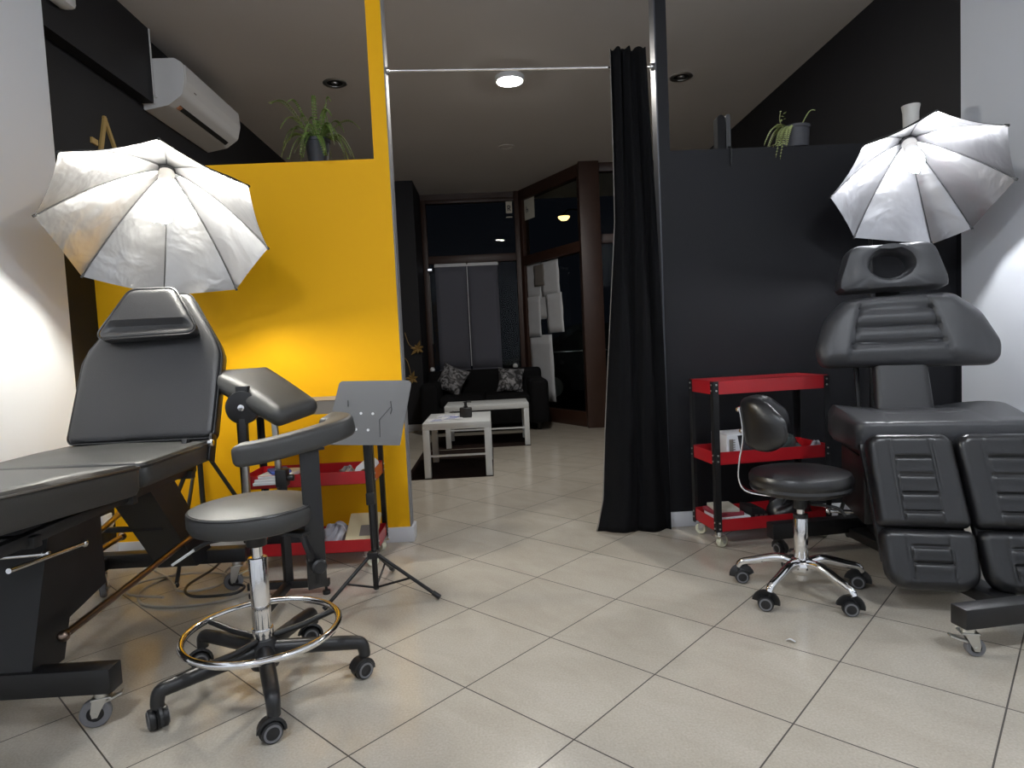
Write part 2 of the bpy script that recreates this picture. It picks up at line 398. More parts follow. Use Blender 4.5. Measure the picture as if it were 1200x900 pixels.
struct('trim_6', B(1.05, 1.28, 7.22, 7.42, 0, HC, .006), 'wood')
m = MB(); addB(m, 1.28, 2.44, 7.3, 7.4, 2.1, 2.2, .004); addB(m, 1.28, 2.44, 7.3, 7.4, 2.9, HC, .004); addB(m, 1.28, 2.44, 7.3, 7.4, 0, .15, .004); addB(m, 2.36, 2.44, 7.3, 7.4, .15, 2.9, .004)
w3 = struct('window_3', m, 'wood')
B(1.28, 2.36, 7.345, 7.351, .15, 2.9).build('pane', 'glass', w3)
struct('ground', B(-4, 9, 9.0, 15, -.12, -.02), 'pavement')

# ------------------------------------------------------------------ casters
def twin_caster(parent, p, yaw, r=.028, n='caster', rim='grey_rubber', mc='black_plastic', stem=.03):
    """twin wheel castor hanging under point p = floor contact"""
    p = V(p); d = V((math.cos(yaw), math.sin(yaw), 0)); a = V((-d.y, d.x, 0)); c = p + V((0, 0, r)) - d * .012
    m = MB(); m.cyl(p + V((0, 0, r * 1.5)), p + V((0, 0, 2 * r + stem)), .007)
    arc = [c + d * (math.cos(t) * (r * 1.12)) + V((0, 0, math.sin(t) * (r * 1.12))) for t in [k * PI / 10 - .15 for k in range(11)]]
    m.sweep(arc, [(-.019, -.004), (.019, -.004), (.019, .004), (-.019, .004)], up=(0, 0, 1))
    m.cyl(c - a * .005, c + a * .005, r * 1.08)
    k = m.build(n, mc, parent)
    for sg in (-1, 1):
        w = MB(); w.cyl(c + a * sg * .006, c + a * sg * .024, r, bev=.004, n=24)
        wo = w.build('wheel', 'black_plastic', k)
        MBr = MB(); MBr.lathe([(r * .62, 0), (r * .82, .0), (r * .82, .0015), (r * .62, .0015), (r * .62, 0)], c + a * sg * .0242, a * sg, 24)
        MBr.build('wheel_ring', rim, k)
    return k
def plate_caster(parent, p, ztop, yaw, r=.036, wheel='grey_rubber', hub='black_plastic', fork='zinc', n='caster', brake=True):
    p = V(p); d = V((math.cos(yaw), math.sin(yaw), 0)); a = V((-d.y, d.x, 0)); c = p + V((0, 0, r))
    st = p - d * .018
    m = MB(); m.cyl(V((st.x, st.y, ztop - .018)), V((st.x, st.y, ztop)), .02, n=20, bev=.003)
    m.box((st.x, st.y, ztop - .02), (.05, .044, .006), yaw, .002)
    for sg in (-1, 1):
        q = [(-.034, ztop - .02 - c.z), (.004, ztop - .02 - c.z), (.010, .008), (.007, -.008), (-.006, -.008), (-.016, .012)]
        m.prism(q, c + a * (sg * .017 - .0015), d, (0, 0, 1), .003 * -1)
    m.cyl(c - a * .022, c + a * .022, .006, n=10)
    if brake: m.box(c + V((0, 0, r * .9)) - d * .045, (.05, .026, .006), Matrix.Rotation(yaw, 3, 'Z') @ Matrix.Rotation(.35, 3, 'Y'), .002)
    k = m.build(n, fork, parent)
    w = MB(); w.lathe([(r * .55, -.0125), (r * .9, -.0125), (r, -.008), (r, .008), (r * .9, .0125), (r * .55, .0125), (r * .55, -.0125)], c, a, 28); w.build('tyre', wheel, k)
    h = MB(); h.cyl(c - a * .011, c + a * .011, r * .56, n=20, bev=.003); h.build('wheel_hub', hub, k)
    return k

# ------------------------------------------------------------------ umbrella lamps
def umbrella_lamp(name, label, rim, hub, pole, feet, bulbmat, sock, blen, br):
    rim = [V(p) for p in rim]; hub = V(hub); ctr = sum(rim, V()) / 8
    n = (rim[2] - rim[0]).cross(rim[5] - rim[0]).normalized()
    if n.z > 0: n = -n
    t = thing(name, label, 'lamp', (pole[0], pole[1], 0), 0, 'umbrella lamps')
    D = (ctr - hub).dot(n)
    if D < 0: D = -D
    def rib(k, s):
        p = hub + (rim[k] - hub) * s
        return p - n * (D * (s - s * s) * .62)
    NS, NP = 12, 6
    def surf(off):
        rows = []
        for i in range(NS + 1):
            s = .02 + .98 * i / NS; row = []
            for k in range(8):
                a, b = rib(k, s), rib((k + 1) % 8, s)
                for j in range(NP):
                    u = j / NP; q = a.lerp(b, u)
                    sag = 4 * u * (1 - u)
                    q = q + (ctr - q).normalized() * (.008 * sag * s) + n * (.010 * sag * s)
                    row.append(q - n * off)
            rows.append(row)
        return rows
    m = MB(); m.grid(surf(0), wrapv=True); n0 = len(m.f); m.cur = 1; m.grid(surf(.004), wrapv=True)
    w = 8 * NP; base = (NS) * w; N2 = (NS + 1) * w
    m.f += [(base + j, base + (j + 1) % w, N2 + base + (j + 1) % w, N2 + base + j) for j in range(w)]; m.mi += [1] * w
    m.build('canopy', ['silver_cloth', 'black_cloth'], t, angle=20)
    for k in range(8):
        r = MB(); r.tube([rib(k, s / 10) + n * .004 for s in range(0, 11)], .0024, 6); rb = r.build('rib', 'black_metal', t)
        c = MB(); d = (rib(k, 1) - rib(k, .95)).normalized(); c.cyl(rim[k] - d * .014, rim[k] + d * .006, .0055, n=10, bev=.001); c.build('rib_tip', 'black_plastic', rb)
    h = MB(); h.cyl(hub + n * .002, hub + n * .030, .034, .026, n=20, bev=.004); h.build('hub', 'black_plastic', t)
    ax = (ctr - hub).normalized(); ax = (ax + n).normalized()
    s0 = hub + n * .028
    s = MB(); s.lathe([(0, 0), (.030, 0), (.032, .01), (.027, .03), (.030, .036), (.030, sock - .01), (.027, sock), (0, sock)], s0, ax, 24); so = s.build('lamp_socket', 'ceramic', t)
    bs = s0 + ax * sock
    m = MB(); m.lathe([(0, 0), (.030, 0), (.033, .012), (.030, .03), (0, .03)], bs, ax, 22); m.build('bulb_base', 'white_plastic', t)
    x, y, z = basis(ax); b0 = bs + ax * .032; pts = []
    turns = blen / .026
    for k in range(int(turns * 14) + 1):
        f = k / (turns * 14); a = 2 * PI * turns * f; rr = br * (.75 + .25 * math.sin(PI * min(1, f * 1.15)))
        pts.append(b0 + ax * (blen * f) + (x * math.cos(a) + y * math.sin(a)) * rr)
    m = MB(); m.tube(pts, .0105, 6, up=ax); m.build('bulb', bulbmat, t)
    # stand: bracket, pole, collars, tripod
    top = V((pole[0], pole[1], pole[2]))
    m = MB(); m.cyl((pole[0], pole[1], .10), (pole[0], pole[1], .95), .0125, n=14); m.cyl((pole[0], pole[1], .9), top, .0095, n=14); m.build('pole', 'black_metal', t)
    m = MB(); m.cyl((pole[0], pole[1], .92), (pole[0], pole[1], .98), .019, n=14, bev=.003); m.cyl((pole[0] + .01, pole[1], .95), (pole[0] + .04, pole[1], .95), .010, n=10, bev=.002); m.build('collar', 'black_plastic', t)
    m = MB(); m.box(top, (.04, .045, .07), None, .006); hb = hub - n * .006
    m.bar(top, hb, .022, .022, .004); m.build('tilt_bracket', 'black_plastic', t)
    m = MB(); m.cyl((pole[0], pole[1], .52), (pole[0], pole[1], .58), .024, n=14, bev=.003); m.build('tripod_hub', 'black_plastic', t); m = MB(); m.cyl((pole[0], pole[1], .10), (pole[0], pole[1], .14), .020, n=14, bev=.003); m.build('lower_collar', 'black_plastic', t)
    for f in feet:
        f = V(f); d = V((f.x - pole[0], f.y - pole[1], 0)); d.normalize(); a = V((pole[0], pole[1], .55)) + d * .025
        m = MB(); m.bar(a, f + V((0, 0, .012)), .012, .018, .002); mid = a.lerp(f, .52); m.bar(V((pole[0], pole[1], .12)) + d * .018, mid, .006, .012, .001); lg = m.build('leg', 'black_metal', t)
        m = MB(); m.ball(f + V((0, 0, .013)), .013, 12); m.build('foot', 'black_plastic', lg)
    return t
RIM_L = [(-1.4964, 2.3466, 1.7528), (-1.1596, 2.3748, 1.7934), (-.9367, 2.6046, 1.6751), (-.9722, 2.8876, 1.4743), (-1.1897, 3.0581, 1.3185), (-1.5003, 3.0041, 1.3003), (-1.7518, 2.8257, 1.3782), (-1.7341, 2.5396, 1.5779)]
umbrella_lamp('umbrella_lamp', 'silver reflector umbrella with a bright bulb in front of the orange wall', RIM_L, (-1.352, 2.822, 1.82), (-1.46, 3.14, 1.80),
              [(-1.44, 2.79, 0), (-1.76, 3.20, 0), (-1.16, 3.215, 0)], 'bulb_warm', .055, .17, .036)
RIM_R = [(1.8354, 2.583, 1.8581), (2.1121, 2.5611, 1.7832), (2.2854, 2.7252, 1.6057), (2.2687, 2.9585, 1.4399), (2.158, 3.0762, 1.3898), (1.8016, 3.1224, 1.4437), (1.6218, 3.0031, 1.6198), (1.6439, 2.7696, 1.7839)]
umbrella_lamp('umbrella_lamp', 'silver reflector umbrella with a small bright bulb above the chair with a face hole', RIM_R, (1.972, 2.966, 1.862), (1.93, 3.20, 1.86),
              [(1.66, 2.96, 0), (2.2, 3.02, 0), (1.76, 3.225, 0)], 'bulb_cool', .05, .075, .030)

# ------------------------------------------------------------------ left tattoo bed
LB = thing('tattoo_bed', 'long black upholstered reclining bed with a padded headrest beside the left white wall', 'tattoo bed', (-1.42, 2.2, 0))
cx = -1.42
def wrinkle(a, b, f): return lambda x, y: a * math.sin(f * x + 1.3 * math.sin(f * .7 * y)) * math.sin(f * .8 * y + b)
bd = V((0, .405, .914)).normalized(); bx = V((1, 0, 0)); bo = V((-1.40, 2.555, .676))
back_poly = rpoly([(-.285, 0), (.285, 0), (.282, .36), (.262, .41), (.118, .650), (-.108, .650), (-.262, .40), (-.282, .34)], [.03, .03, .05, .05, .05, .05, .05, .05])
m = MB(); m.pad(back_poly, .085, .022, bo, bx, bd, 34, 40, front=wrinkle(.0015, .4, 14)); bk = m.build('backrest', 'leather_soft', LB)
pip = [bo + bx * p[0] * 1. + bd * p[1] + bx.cross(bd) * .028 for p in back_poly]
m = MB(); m.tube(pip, .0045, 6, closed=True); m.build('piping', 'leather_gloss', bk)
hp = rpoly([(-.215, .415), (.215, .425), (.085, .642), (-.100, .642)], [.03, .03, .05, .05])
m = MB(); m.pad(hp, .075, .03, bo + bx.cross(bd) * .075, bx, bd, 30, 26, front=lambda x, y: -.022 * (1 if y < .475 else max(0, 1 - (y - .475) / .02)))
hr = m.build('headrest', 'leather_soft', LB)
m = MB(); m.tube([bo + bx * p[0] + bd * p[1] + bx.cross(bd) * .098 for p in hp], .004, 6, closed=True); m.build('piping', 'leather_gloss', hr)
# seat and leg cushions lie flat, normal up
sp = rpoly([(-.30, 0), (.30, 0), (.295, .535), (-.295, .535)], .035)
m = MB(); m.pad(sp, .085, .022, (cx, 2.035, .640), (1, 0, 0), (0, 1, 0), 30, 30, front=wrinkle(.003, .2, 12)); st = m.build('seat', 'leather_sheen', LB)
m = MB(); m.tube([V((cx + p[0], 2.035 + p[1], .668)) for p in sp], .0045, 6, closed=True); m.build('piping', 'leather_gloss', st)
ld = V((0, -.995, .07)).normalized()
lp = rpoly([(-.30, 0), (.30, 0), (.30, .88), (-.30, .88)], .035)
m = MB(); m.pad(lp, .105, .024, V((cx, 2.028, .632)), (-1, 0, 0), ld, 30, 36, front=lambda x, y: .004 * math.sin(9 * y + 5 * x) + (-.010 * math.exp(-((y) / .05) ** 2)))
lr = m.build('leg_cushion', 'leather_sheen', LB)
m = MB(); m.tube([V((cx, 2.028, .632)) + V((-1, 0, 0)) * p[0] + ld * p[1] + V((-1, 0, 0)).cross(ld) * .036 for p in lp], .0045, 6, closed=True); m.build('piping', 'leather_gloss', lr)
# base
m = MB()
m.bar((-1.74, 1.745, .135), (-1.085, 1.745, .135), .06, .07, .004)
m.bar((-1.78, 2.74, .155), (-1.10, 2.74, .155), .06, .06, .004)
m.bar((-1.70, 1.74, .13), (-1.70, 2.74, .15), .05, .05, .004)
m.build('base_frame', 'black_metal', LB)
m = MB(); m.prism([(1.72, .14), (1.86, .14), (1.99, .52), (2.10, .585), (1.86, .585)], (-1.53, 0, 0), (0, 1, 0), (0, 0, 1), .23); m.build('front_column', 'black_metal', LB)
m = MB(); m.prism([(1.88, .22), (2.13, .27), (2.13, .57), (1.96, .57)], (-1.50, 0, 0), (0, 1, 0), (0, 0, 1), .17); m.build('lift_housing', 'black_metal', LB)
m = MB(); m.prism([(2.62, .15), (2.78, .15), (2.46, .575), (2.28, .575)], (-1.42, 0, 0), (0, 1, 0), (0, 0, 1), .16); m.build('rear_column', 'black_metal', LB)
m = MB()
for sx in (-1.66, -1.20): m.bar((sx, 1.5, .565), (sx, 2.52, .575), .03, .03, .003)
for yy in (1.62, 2.06, 2.46): m.bar((-1.67, yy, .56), (-1.17, yy, .56), .03, .03, .003)
m.bar((-1.20, 2.45, .575), (-1.20, 2.49, .69), .02, .045, .003); m.bar((-1.12, 2.50, .60), (-1.12, 2.54, .70), .012, .05, .003)
m.build('seat_frame', 'black_metal', LB)
m = MB()
m.bar((-1.60, 2.30, .56), (-1.60, 2.32, .26), .022, .022, .003); m.bar((-1.60, 2.32, .26), (-1.60, 2.16, .21), .022, .022, .003)
m.bar((-1.75, 2.32, .46), (-1.60, 2.32, .46), .02, .02, .003); m.bar((-1.75, 2.32, .32), (-1.60, 2.32, .32), .02, .02, .003); m.bar((-1.75, 2.46, .36), (-1.30, 2.46, .36), .02, .02, .003)
m.build('motor_bracket', 'black_metal', LB)
for a, b in (((-1.255, 1.80, .235), (-1.255, 2.60, .285)), ((-1.555, 1.82, .245), (-1.555, 2.62, .29)), ((-1.40, 1.98, .36), (-1.50, 2.54, .41))):
    m = MB(); a = V(a); b = V(b); m.cyl(a, b, .011, n=12); m.ball(a, .017, 12); m.ball(b, .017, 12); m.build('push_rod', 'rod', LB)
for a, b in (((-1.22, 1.58, .500), (-1.24, 1.90, .470)), ((-1.78, 1.70, .485), (-1.24, 1.74, .492))):
    m = MB(); m.cyl(a, b, .007, n=10); m.ball(b, .012, 10); m.build('linkage_rod', 'chrome', LB)
for x, y, zt, yw in ((-1.145, 1.74, .101, 3.5), (-1.70, 1.75, .101, 1.2), (-1.165, 2.73, .126, 3.4), (-1.72, 2.735, .126, 2.0)):
    plate_caster(LB, (x, y, 0), zt, yw, r=.039)
m = MB(); m.cyl((-1.115, 2.48, .675), (-1.095, 2.48, .675), .014, n=14, bev=.003); m.build('hinge_bolt', 'chrome', LB)

# ------------------------------------------------------------------ left stool with chest support
def stool_base(t, c, start, R, zh, zend, style, r, yaws):
    c = V(c)
    for k in range(5):
        a = start + k * 2 * PI / 5; d = V((math.cos(a), math.sin(a), 0)); e = c + d * R
        m = MB()
        if style == 'plastic':
            pts = [c + d * .02 + V((0, 0, zh)), c + d * R * .45 + V((0, 0, zh - .004)), c + d * R * .86 + V((0, 0, zend)), c + d * R * .97 + V((0, 0, zend - .006)), c + d * R + V((0, 0, zend - .030)), c + d * R + V((0, 0, 2 * r + .008))]
            m.tube(spline(pts, 5), .021, 10, scale=[1.15 - .3 * min(1, i / 20) for i in range(26)])
            lg = m.build('leg', 'black_plastic', t)
        else:
            pts = [c + d * .02 + V((0, 0, zh)), c + d * R * .35 + V((0, 0, zh + .012)), c + d * R * .72 + V((0, 0, zh - .012)), c + d * R * .93 + V((0, 0, zend - .01)), c + d * R + V((0, 0, 2 * r + .012))]
            m.tube(spline(pts, 6), .0165, 12, scale=[1.15 - .35 * i / 24 for i in range(25)])
            lg = m.build('leg', 'chrome', t)
        twin_caster(t, e, yaws[k], r)
LS = thing('stool', 'round black stool with chrome foot ring and a curved padded arm support', 'stool', (-.735, 1.90, 0))
sx, sy = -.735, 1.90
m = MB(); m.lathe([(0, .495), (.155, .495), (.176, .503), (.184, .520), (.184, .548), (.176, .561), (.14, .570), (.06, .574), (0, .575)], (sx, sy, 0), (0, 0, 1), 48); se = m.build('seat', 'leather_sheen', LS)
m = MB(); m.tube([V((sx + .180 * math.cos(a), sy + .180 * math.sin(a), .556)) for a in [2 * PI * k / 48 for k in range(48)]], .0035, 6, closed=True); m.build('piping', 'leather_gloss', se)
m = MB(); m.box((sx, sy, .487), (.16, .14, .014), .3, .003); m.cyl((sx, sy, .435), (sx, sy, .487), .030, n=18, bev=.003)
m.bar((sx + .03, sy, .478), (-.565, 1.845, .478), .045, .012, .002); m.bar((-.58, 1.85, .478), (-.555, 1.85, .40), .045, .012, .002); m.box((sx - .03, sy + .05, .46), (.05, .04, .05), .3, .004)
m.build('seat_plate', 'black_metal', LS)
m = MB(); m.tube(spline([(sx - .02, sy - .02, .468), (sx - .12, sy - .03, .462), (sx - .17, sy - .04, .44)], 4), .006, 8); lv = m.build('height_lever', 'black_metal', LS)
m = MB(); m.box((sx - .195, sy - .045, .425), (.075, .024, .008), Matrix.Rotation(-.55, 3, 'Y'), .003); m.build('lever_grip', 'white_plastic', lv)
m = MB(); m.cyl((sx, sy, .36), (sx, sy, .445), .0155, n=20); m.build('gas_piston', 'chrome', LS)
m = MB(); m.cyl((sx, sy, .09), (sx, sy, .40), .0275, n=26, bev=.002); m.cyl((sx, sy, .165), (sx, sy, .185), .031, n=26, bev=.003); m.build('column', 'chrome', LS)
m = MB(); m.lathe([(0, .065), (.040, .065), (.046, .085), (.044, .125), (.034, .150), (0, .150)], (sx, sy, 0), (0, 0, 1), 24); m.build('base_hub', 'black_plastic', LS)
RR = .223
m = MB(); m.tube([V((sx + RR * math.cos(a), sy + RR * math.sin(a), .178)) for a in [2 * PI * k / 64 for k in range(64)]], .0105, 12, closed=True); fr = m.build('foot_ring', 'chrome', LS)
for k, a in enumerate((math.radians(-112), math.radians(35), math.radians(155))):
    d = V((math.cos(a), math.sin(a), 0)); m = MB(); m.tube([V((sx, sy, .150)) + d * .03, V((sx, sy, .155)) + d * .12, V((sx, sy, .172)) + d * (RR - .006)], .0095, 10); m.build('ring_spoke', 'black_metal', fr)
stool_base(LS, (sx, sy, 0), math.radians(5.5), .295, .118, .108, 'plastic', .028, (.75, .4, .5, -.9, .6))
# curved support
m = MB()
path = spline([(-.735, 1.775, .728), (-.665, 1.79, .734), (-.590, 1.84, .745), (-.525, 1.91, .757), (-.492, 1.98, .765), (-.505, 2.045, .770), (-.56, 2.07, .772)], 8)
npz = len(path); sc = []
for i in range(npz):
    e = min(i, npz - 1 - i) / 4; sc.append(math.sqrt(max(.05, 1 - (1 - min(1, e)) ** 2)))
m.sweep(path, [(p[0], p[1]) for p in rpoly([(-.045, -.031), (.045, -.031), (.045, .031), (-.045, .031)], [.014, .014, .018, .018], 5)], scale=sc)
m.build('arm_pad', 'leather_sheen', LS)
m = MB(); m.box((-.552, 1.868, .517), (.056, .010, .42), .55, .002); m.box((-.552, 1.868, .722), (.08, .045, .008), .55, .002); ab = m.build('support_bar', 'black_metal', LS)
m = MB(); rt = Matrix.Rotation(.55, 3, 'Z'); fn = rt @ V((0, -1, 0))
kc = V((-.552, 1.868, .378)) + fn * .006
m.cyl(kc, kc + fn * .012, .010, n=12); m.lathe([(0, 0), (.020, 0), (.023, .004), (.023, .014), (.017, .020), (0, .020)], kc + fn * .012, fn, 10); m.build('knob', 'black_plastic', ab)
m = MB(); m.box(V((-.552, 1.868, .337)) + fn * .0055, (.012, .003, .034), rt, .001); m.build('slot', 'slot', ab)

# ------------------------------------------------------------------ armrest on a T-shaped stand
AR = thing('armrest_stand', 'tilted black padded armrest on a T shaped stand behind the round stool', 'armrest', (-.9, 2.62, 0))
m = MB(); m.bar((-1.06, 2.62, .05), (-.725, 2.62, .05), .03, .03, .003); m.bar((-.895, 2.62, .05), (-.90, 2.32, .045), .03, .03, .003); m.build('base', 'black_metal', AR)
for x, y in ((-1.045, 2.62), (-.74, 2.62), (-.90, 2.335)):
    m = MB(); m.cyl((x, y, .015), (x, y, .04), .006, n=10); m.cyl((x, y, 0), (x, y, .018), .016, n=14, bev=.003); m.build('levelling_foot', 'black_plastic', AR)
m = MB(); m.bar((-.893, 2.62, .06), (-.893, 2.62, .52), .032, .032, .003); m.box((-.885, 2.61, .50), (.045, .05, .07), None, .004); m.cyl((-.86, 2.60, .50), (-.835, 2.60, .50), .014, n=12, bev=.003); m.build('post', 'black_metal', AR)
m = MB(); m.bar((-.902, 2.62, .50), (-.905, 2.62, .77), .022, .022, .002); m.build('inner_tube', 'steel', AR); m = MB(); m.bar((-1.01, 2.55, .43), (-1.005, 2.55, .68), .024, .024, .002); m.build('inner_tube', 'steel', AR)
m = MB(); m.bar((-1.01, 2.55, .44), (-.893, 2.62, .44), .02, .02, .002); m.build('side_arm', 'black_metal', AR); m = MB(); m.bar((-1.004, 2.55, .66), (-1.002, 2.55, .76), .03, .03, .004); m.build('disc_neck', 'black_metal', AR)
m = MB(); m.cyl((-1.0, 2.535, .80), (-1.0, 2.57, .80), .066, n=36, bev=.004); dk = m.build('tilt_disc', 'black_metal', AR)
m = MB(); m.cyl((-1.0, 2.526, .80), (-1.0, 2.536, .80), .014, n=16, bev=.003); m.build('bolt', 'chrome', dk)
A_, B_, C_, D_ = V((-1.205, 2.66, .945)), V((-.985, 2.83, .958)), V((-.715, 2.63, .795)), V((-.825, 2.44, .775))
ax_ = ((D_ - A_) + (C_ - B_)) / 2; sh_ = ((B_ - A_) + (C_ - D_)) / 2; o_ = (A_ + B_ + C_ + D_) / 4
ex_ = ax_.normalized(); en_ = ex_.cross(sh_).normalized(); ey_ = en_.cross(ex_)
quad = [((p - o_).dot(ex_), (p - o_).dot(ey_)) for p in (A_, D_, C_, B_)]
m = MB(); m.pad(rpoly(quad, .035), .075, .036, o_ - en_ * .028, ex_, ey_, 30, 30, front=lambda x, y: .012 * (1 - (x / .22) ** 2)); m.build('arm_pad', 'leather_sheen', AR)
m = MB(); m.bar(o_ - en_ * .070 - ex_ * .14, o_ - en_ * .070 + ex_ * .10, .06, .008, .002, up=en_); m.box(V((-1.0, 2.56, .85)), (.05, .03, .07), None, .004); m.bar((-.905, 2.62, .76), o_ - en_ * .07, .03, .03, .003); m.build('pad_bracket', 'black_metal', AR)

# ------------------------------------------------------------------ plate on tripod
MS = thing('music_stand', 'grey metal sheet music stand on a folding tripod in front of the left trolley', 'stand', (-.527, 2.58, 0))
tl, tr, br_, bl = V((-.622, 2.585, .884)), V((-.332, 2.585, .874)), V((-.385, 2.515, .622)), V((-.682, 2.515, .640))
ex = (tr - tl).normalized(); up = ((tl + tr) / 2 - (bl + br_) / 2); nn = ex.cross(up).normalized(); ey = nn.cross(ex); oo = (tl + tr + br_ + bl) / 4
q = [((p - oo).dot(ex), (p - oo).dot(ey)) for p in (bl, br_, tr, tl)]
m = MB(); m.prism(rpoly(q, [.004, .004, .018, .018]), oo, ex, ey, -.003); pl = m.build('plate', 'plate', MS)
for p in ((-.537, .752), (-.490, .750), (-.555, .690), (-.507, .687)):
    u = (V((p[0], 0, p[1])) - V((oo.x, 0, oo.z))); c = oo + ex * u.x + ey * (u.z / max(.1, ey.z)) + nn * .0005
    m = MB(); m.cyl(c, c + nn * .0015, .0055, n=12); m.build('rivet', 'plate_edge', pl)
m = MB(); m.tube([oo + ex * .085 + ey * .045 + nn * .002, oo + ex * .09 + ey * .01 + nn * .003, oo + ex * .085 - ey * .008 + nn * .002], .0016, 6); m.tube([oo + ex * .085 + ey * .02 + nn * .002, oo + ex * .042 - ey * .03 + nn * .002, oo + ex * .046 - ey * .10 + nn * .002], .0011, 6); m.tube([oo - ex * .085 + ey * .05 + nn * .002, oo - ex * .083 + ey * .025 + nn * .003], .0016, 6); m.build('bent_wire', 'black_metal', pl)
m = MB(); m.bar((-.527, 2.585, .02), (-.527, 2.585, .42), .018, .018, .003); m.bar((-.527, 2.585, .40), (-.53, 2.575, .75), .028, .022, .003, up=(0, 1, 0)); m.box((-.527, 2.585, .40), (.034, .030, .05), None, .004); m.build('pole', 'black_metal', MS)
m = MB(); m.box((-.53, 2.578, .168), (.042, .042, .028), None, .005); m.build('collar', 'black_plastic', MS)
for f in ((-.262, 2.49), (-.700, 2.44), (-.50, 2.84)):
    f = V((f[0], f[1], .012)); d = (V((f.x, f.y, 0)) - V((-.527, 2.585, 0))).normalized(); a = V((-.527, 2.585, .165)) + d * .02
    m = MB(); m.cyl(a, f, .0075, n=10); mid = a.lerp(f, .55); m.cyl(V((-.527, 2.585, .030)) + d * .006, mid, .0045, n=8); lg = m.build('leg', 'black_metal', MS)
    m = MB(); dd = (f - a).normalized(); m.cyl(f - dd * .03, f + dd * .006, .0105, n=10, bev=.002); m.build('foot', 'black_plastic', lg)

# ------------------------------------------------------------------ trolleys
def trolley(label, x0, x1, y0, y1, topmat, ztop=.785, group='red tool trolleys'):
    t = thing('trolley', label, 'trolley', ((x0 + x1) / 2, (y0 + y1) / 2, 0), 0, group)
    def tray(name, z, h, mt, down=False):
        m = MB(); w = .0025; a, b = x0 + .004, x1 - .004; c, d = y0 + .004, y1 - .004
        zp = z + h - w if down else z
        addB(m, a, b, c, d, zp, zp + w); addB(m, a, b, c, c + w, z, z + h); addB(m, a, b, d - w, d, z, z + h); addB(m, a, a + w, c, d, z, z + h); addB(m, b - w, b, c, d, z, z + h)
        lip = (z if not down else z + h)
        return m.build(name, mt, t)
    tray('top_tray', ztop - .062, .062, topmat, True)
    tray('middle_tray', .392, .060, 'red'); tray('bottom_tray', .075, .058, 'red')
    for (px, sx_) in ((x0, 1), (x1, -1)):
        for (py, sy_) in ((y0, 1), (y1, -1)):
            m = MB(); L = .028; w = .003
            addB(m, min(px, px + sx_ * L), max(px, px + sx_ * L), min(py, py + sy_ * w), max(py, py + sy_ * w), .062, ztop - .002)
            addB(m, min(px, px + sx_ * w), max(px, px + sx_ * w), min(py, py + sy_ * L), max(py, py + sy_ * L), .062, ztop - .002)
            po = m.build('post', 'black_metal', t)
            m = MB()
            for z in (ztop - .018, ztop - .045, .437, .409, .118, .09):
                m.cyl((px + sx_ * .016, py, z), (px + sx_ * .016, py - sy_ * .004, z), .0045, n=10, bev=.001)
                m.cyl((px, py + sy_ * .016, z), (px - sx_ * .004, py + sy_ * .016, z), .0045, n=10, bev=.001)
            m.build('bolts', 'zinc', po)
            plate_caster(t, (px + sx_ * .022 + (.012 if sx_ > 0 else -.012), py + sy_ * .02, 0), .076, .4 if sy_ > 0 else 2.4, r=.0275, wheel='cream', hub='cream', fork='zinc', brake=False)
    return t
trolley('red three tier metal trolley against the black partition with a red top', 1.005, 1.595, 2.905, 3.165, 'red')
trolley('red two shelf trolley with a dark top against the orange wall', -1.178, -.572, 2.915, 3.185, 'tray_grey')

# ------------------------------------------------------------------ things on the trolleys
ZM, ZB = .3945, .0775
def crumple(cx, cy, z, rx, ry, rz, seed, amp=.28, flat=.0, n=22):
    r = random.Random(seed); ph = [(r.uniform(2, 7), r.uniform(0, 6.3), r.uniform(1, 4)) for _ in range(9)]; rows = []
    m = MB()
    for i in range(n + 1):
        th = PI / 2 * i / n * 1.0; row = []
        for j in range(2 * n):
            a = 2 * PI * j / (2 * n); k = 1 + amp * sum(math.sin(int(p[0]) * a + p[1] + p[2] * th * 2) for p in ph) / 5
            c = math.sin(th) ** .8
            row.append((cx + rx * k * c * math.cos(a), cy + ry * k * c * math.sin(a), z + max(0, rz * math.cos(th) ** .7 * (1 + (amp * .9) * math.sin(3 * a + ph[0][1]) * math.sin(th) + .10 * math.sin(7 * a + th * 9)))))
        rows.append(row)
    m.grid(rows, wrapv=True); m.add(rows[-1], [tuple(range(2 * n - 1, -1, -1))]); return m
# right, middle tray
bx_ = thing('box', 'open fronted white cardboard box at the left end of the middle red shelf', 'box', (1.19, 2.98, ZM))
m = MB(); addB(m, 1.085, 1.29, 2.94, 2.945, ZM, ZM + .045, .001); addB(m, 1.085, 1.09, 2.94, 3.10, ZM, ZM + .13, .001); addB(m, 1.29, 1.295, 2.94, 3.10, ZM, ZM + .13, .001); addB(m, 1.085, 1.295, 3.095, 3.10, ZM, ZM + .13, .001); addB(m, 1.085, 1.295, 2.94, 3.10, ZM + .125, ZM + .13, .001); addB(m, 1.085, 1.295, 2.94, 3.10, ZM, ZM + .004, .001)
m.prism([(1.087, ZM + .125), (1.087, ZM + .002), (1.16, ZM + .002), (1.138, ZM + .125)], (0, 2.9385, 0), (1, 0, 0), (0, 0, 1), -.002)
bw = m.build('carton', 'paper', bx_)
m = MB(); addB(m, 1.095, 1.115, 2.9365, 2.9375, ZM + .02, ZM + .11)
for k in range(9): addB(m, 1.095, 1.125, 2.936, 2.937, ZM + .015 + k * .011, ZM + .019 + k * .011)
addB(m, 1.18, 1.24, 2.9385, 2.9395, ZM + .015, ZM + .030); m.build('print', 'tray_grey', bw)
m = MB(); addB(m, 1.15, 1.285, 2.96, 3.09, ZM + .006, ZM + .118, .004); m.build('contents', 'dark_ink', bx_)
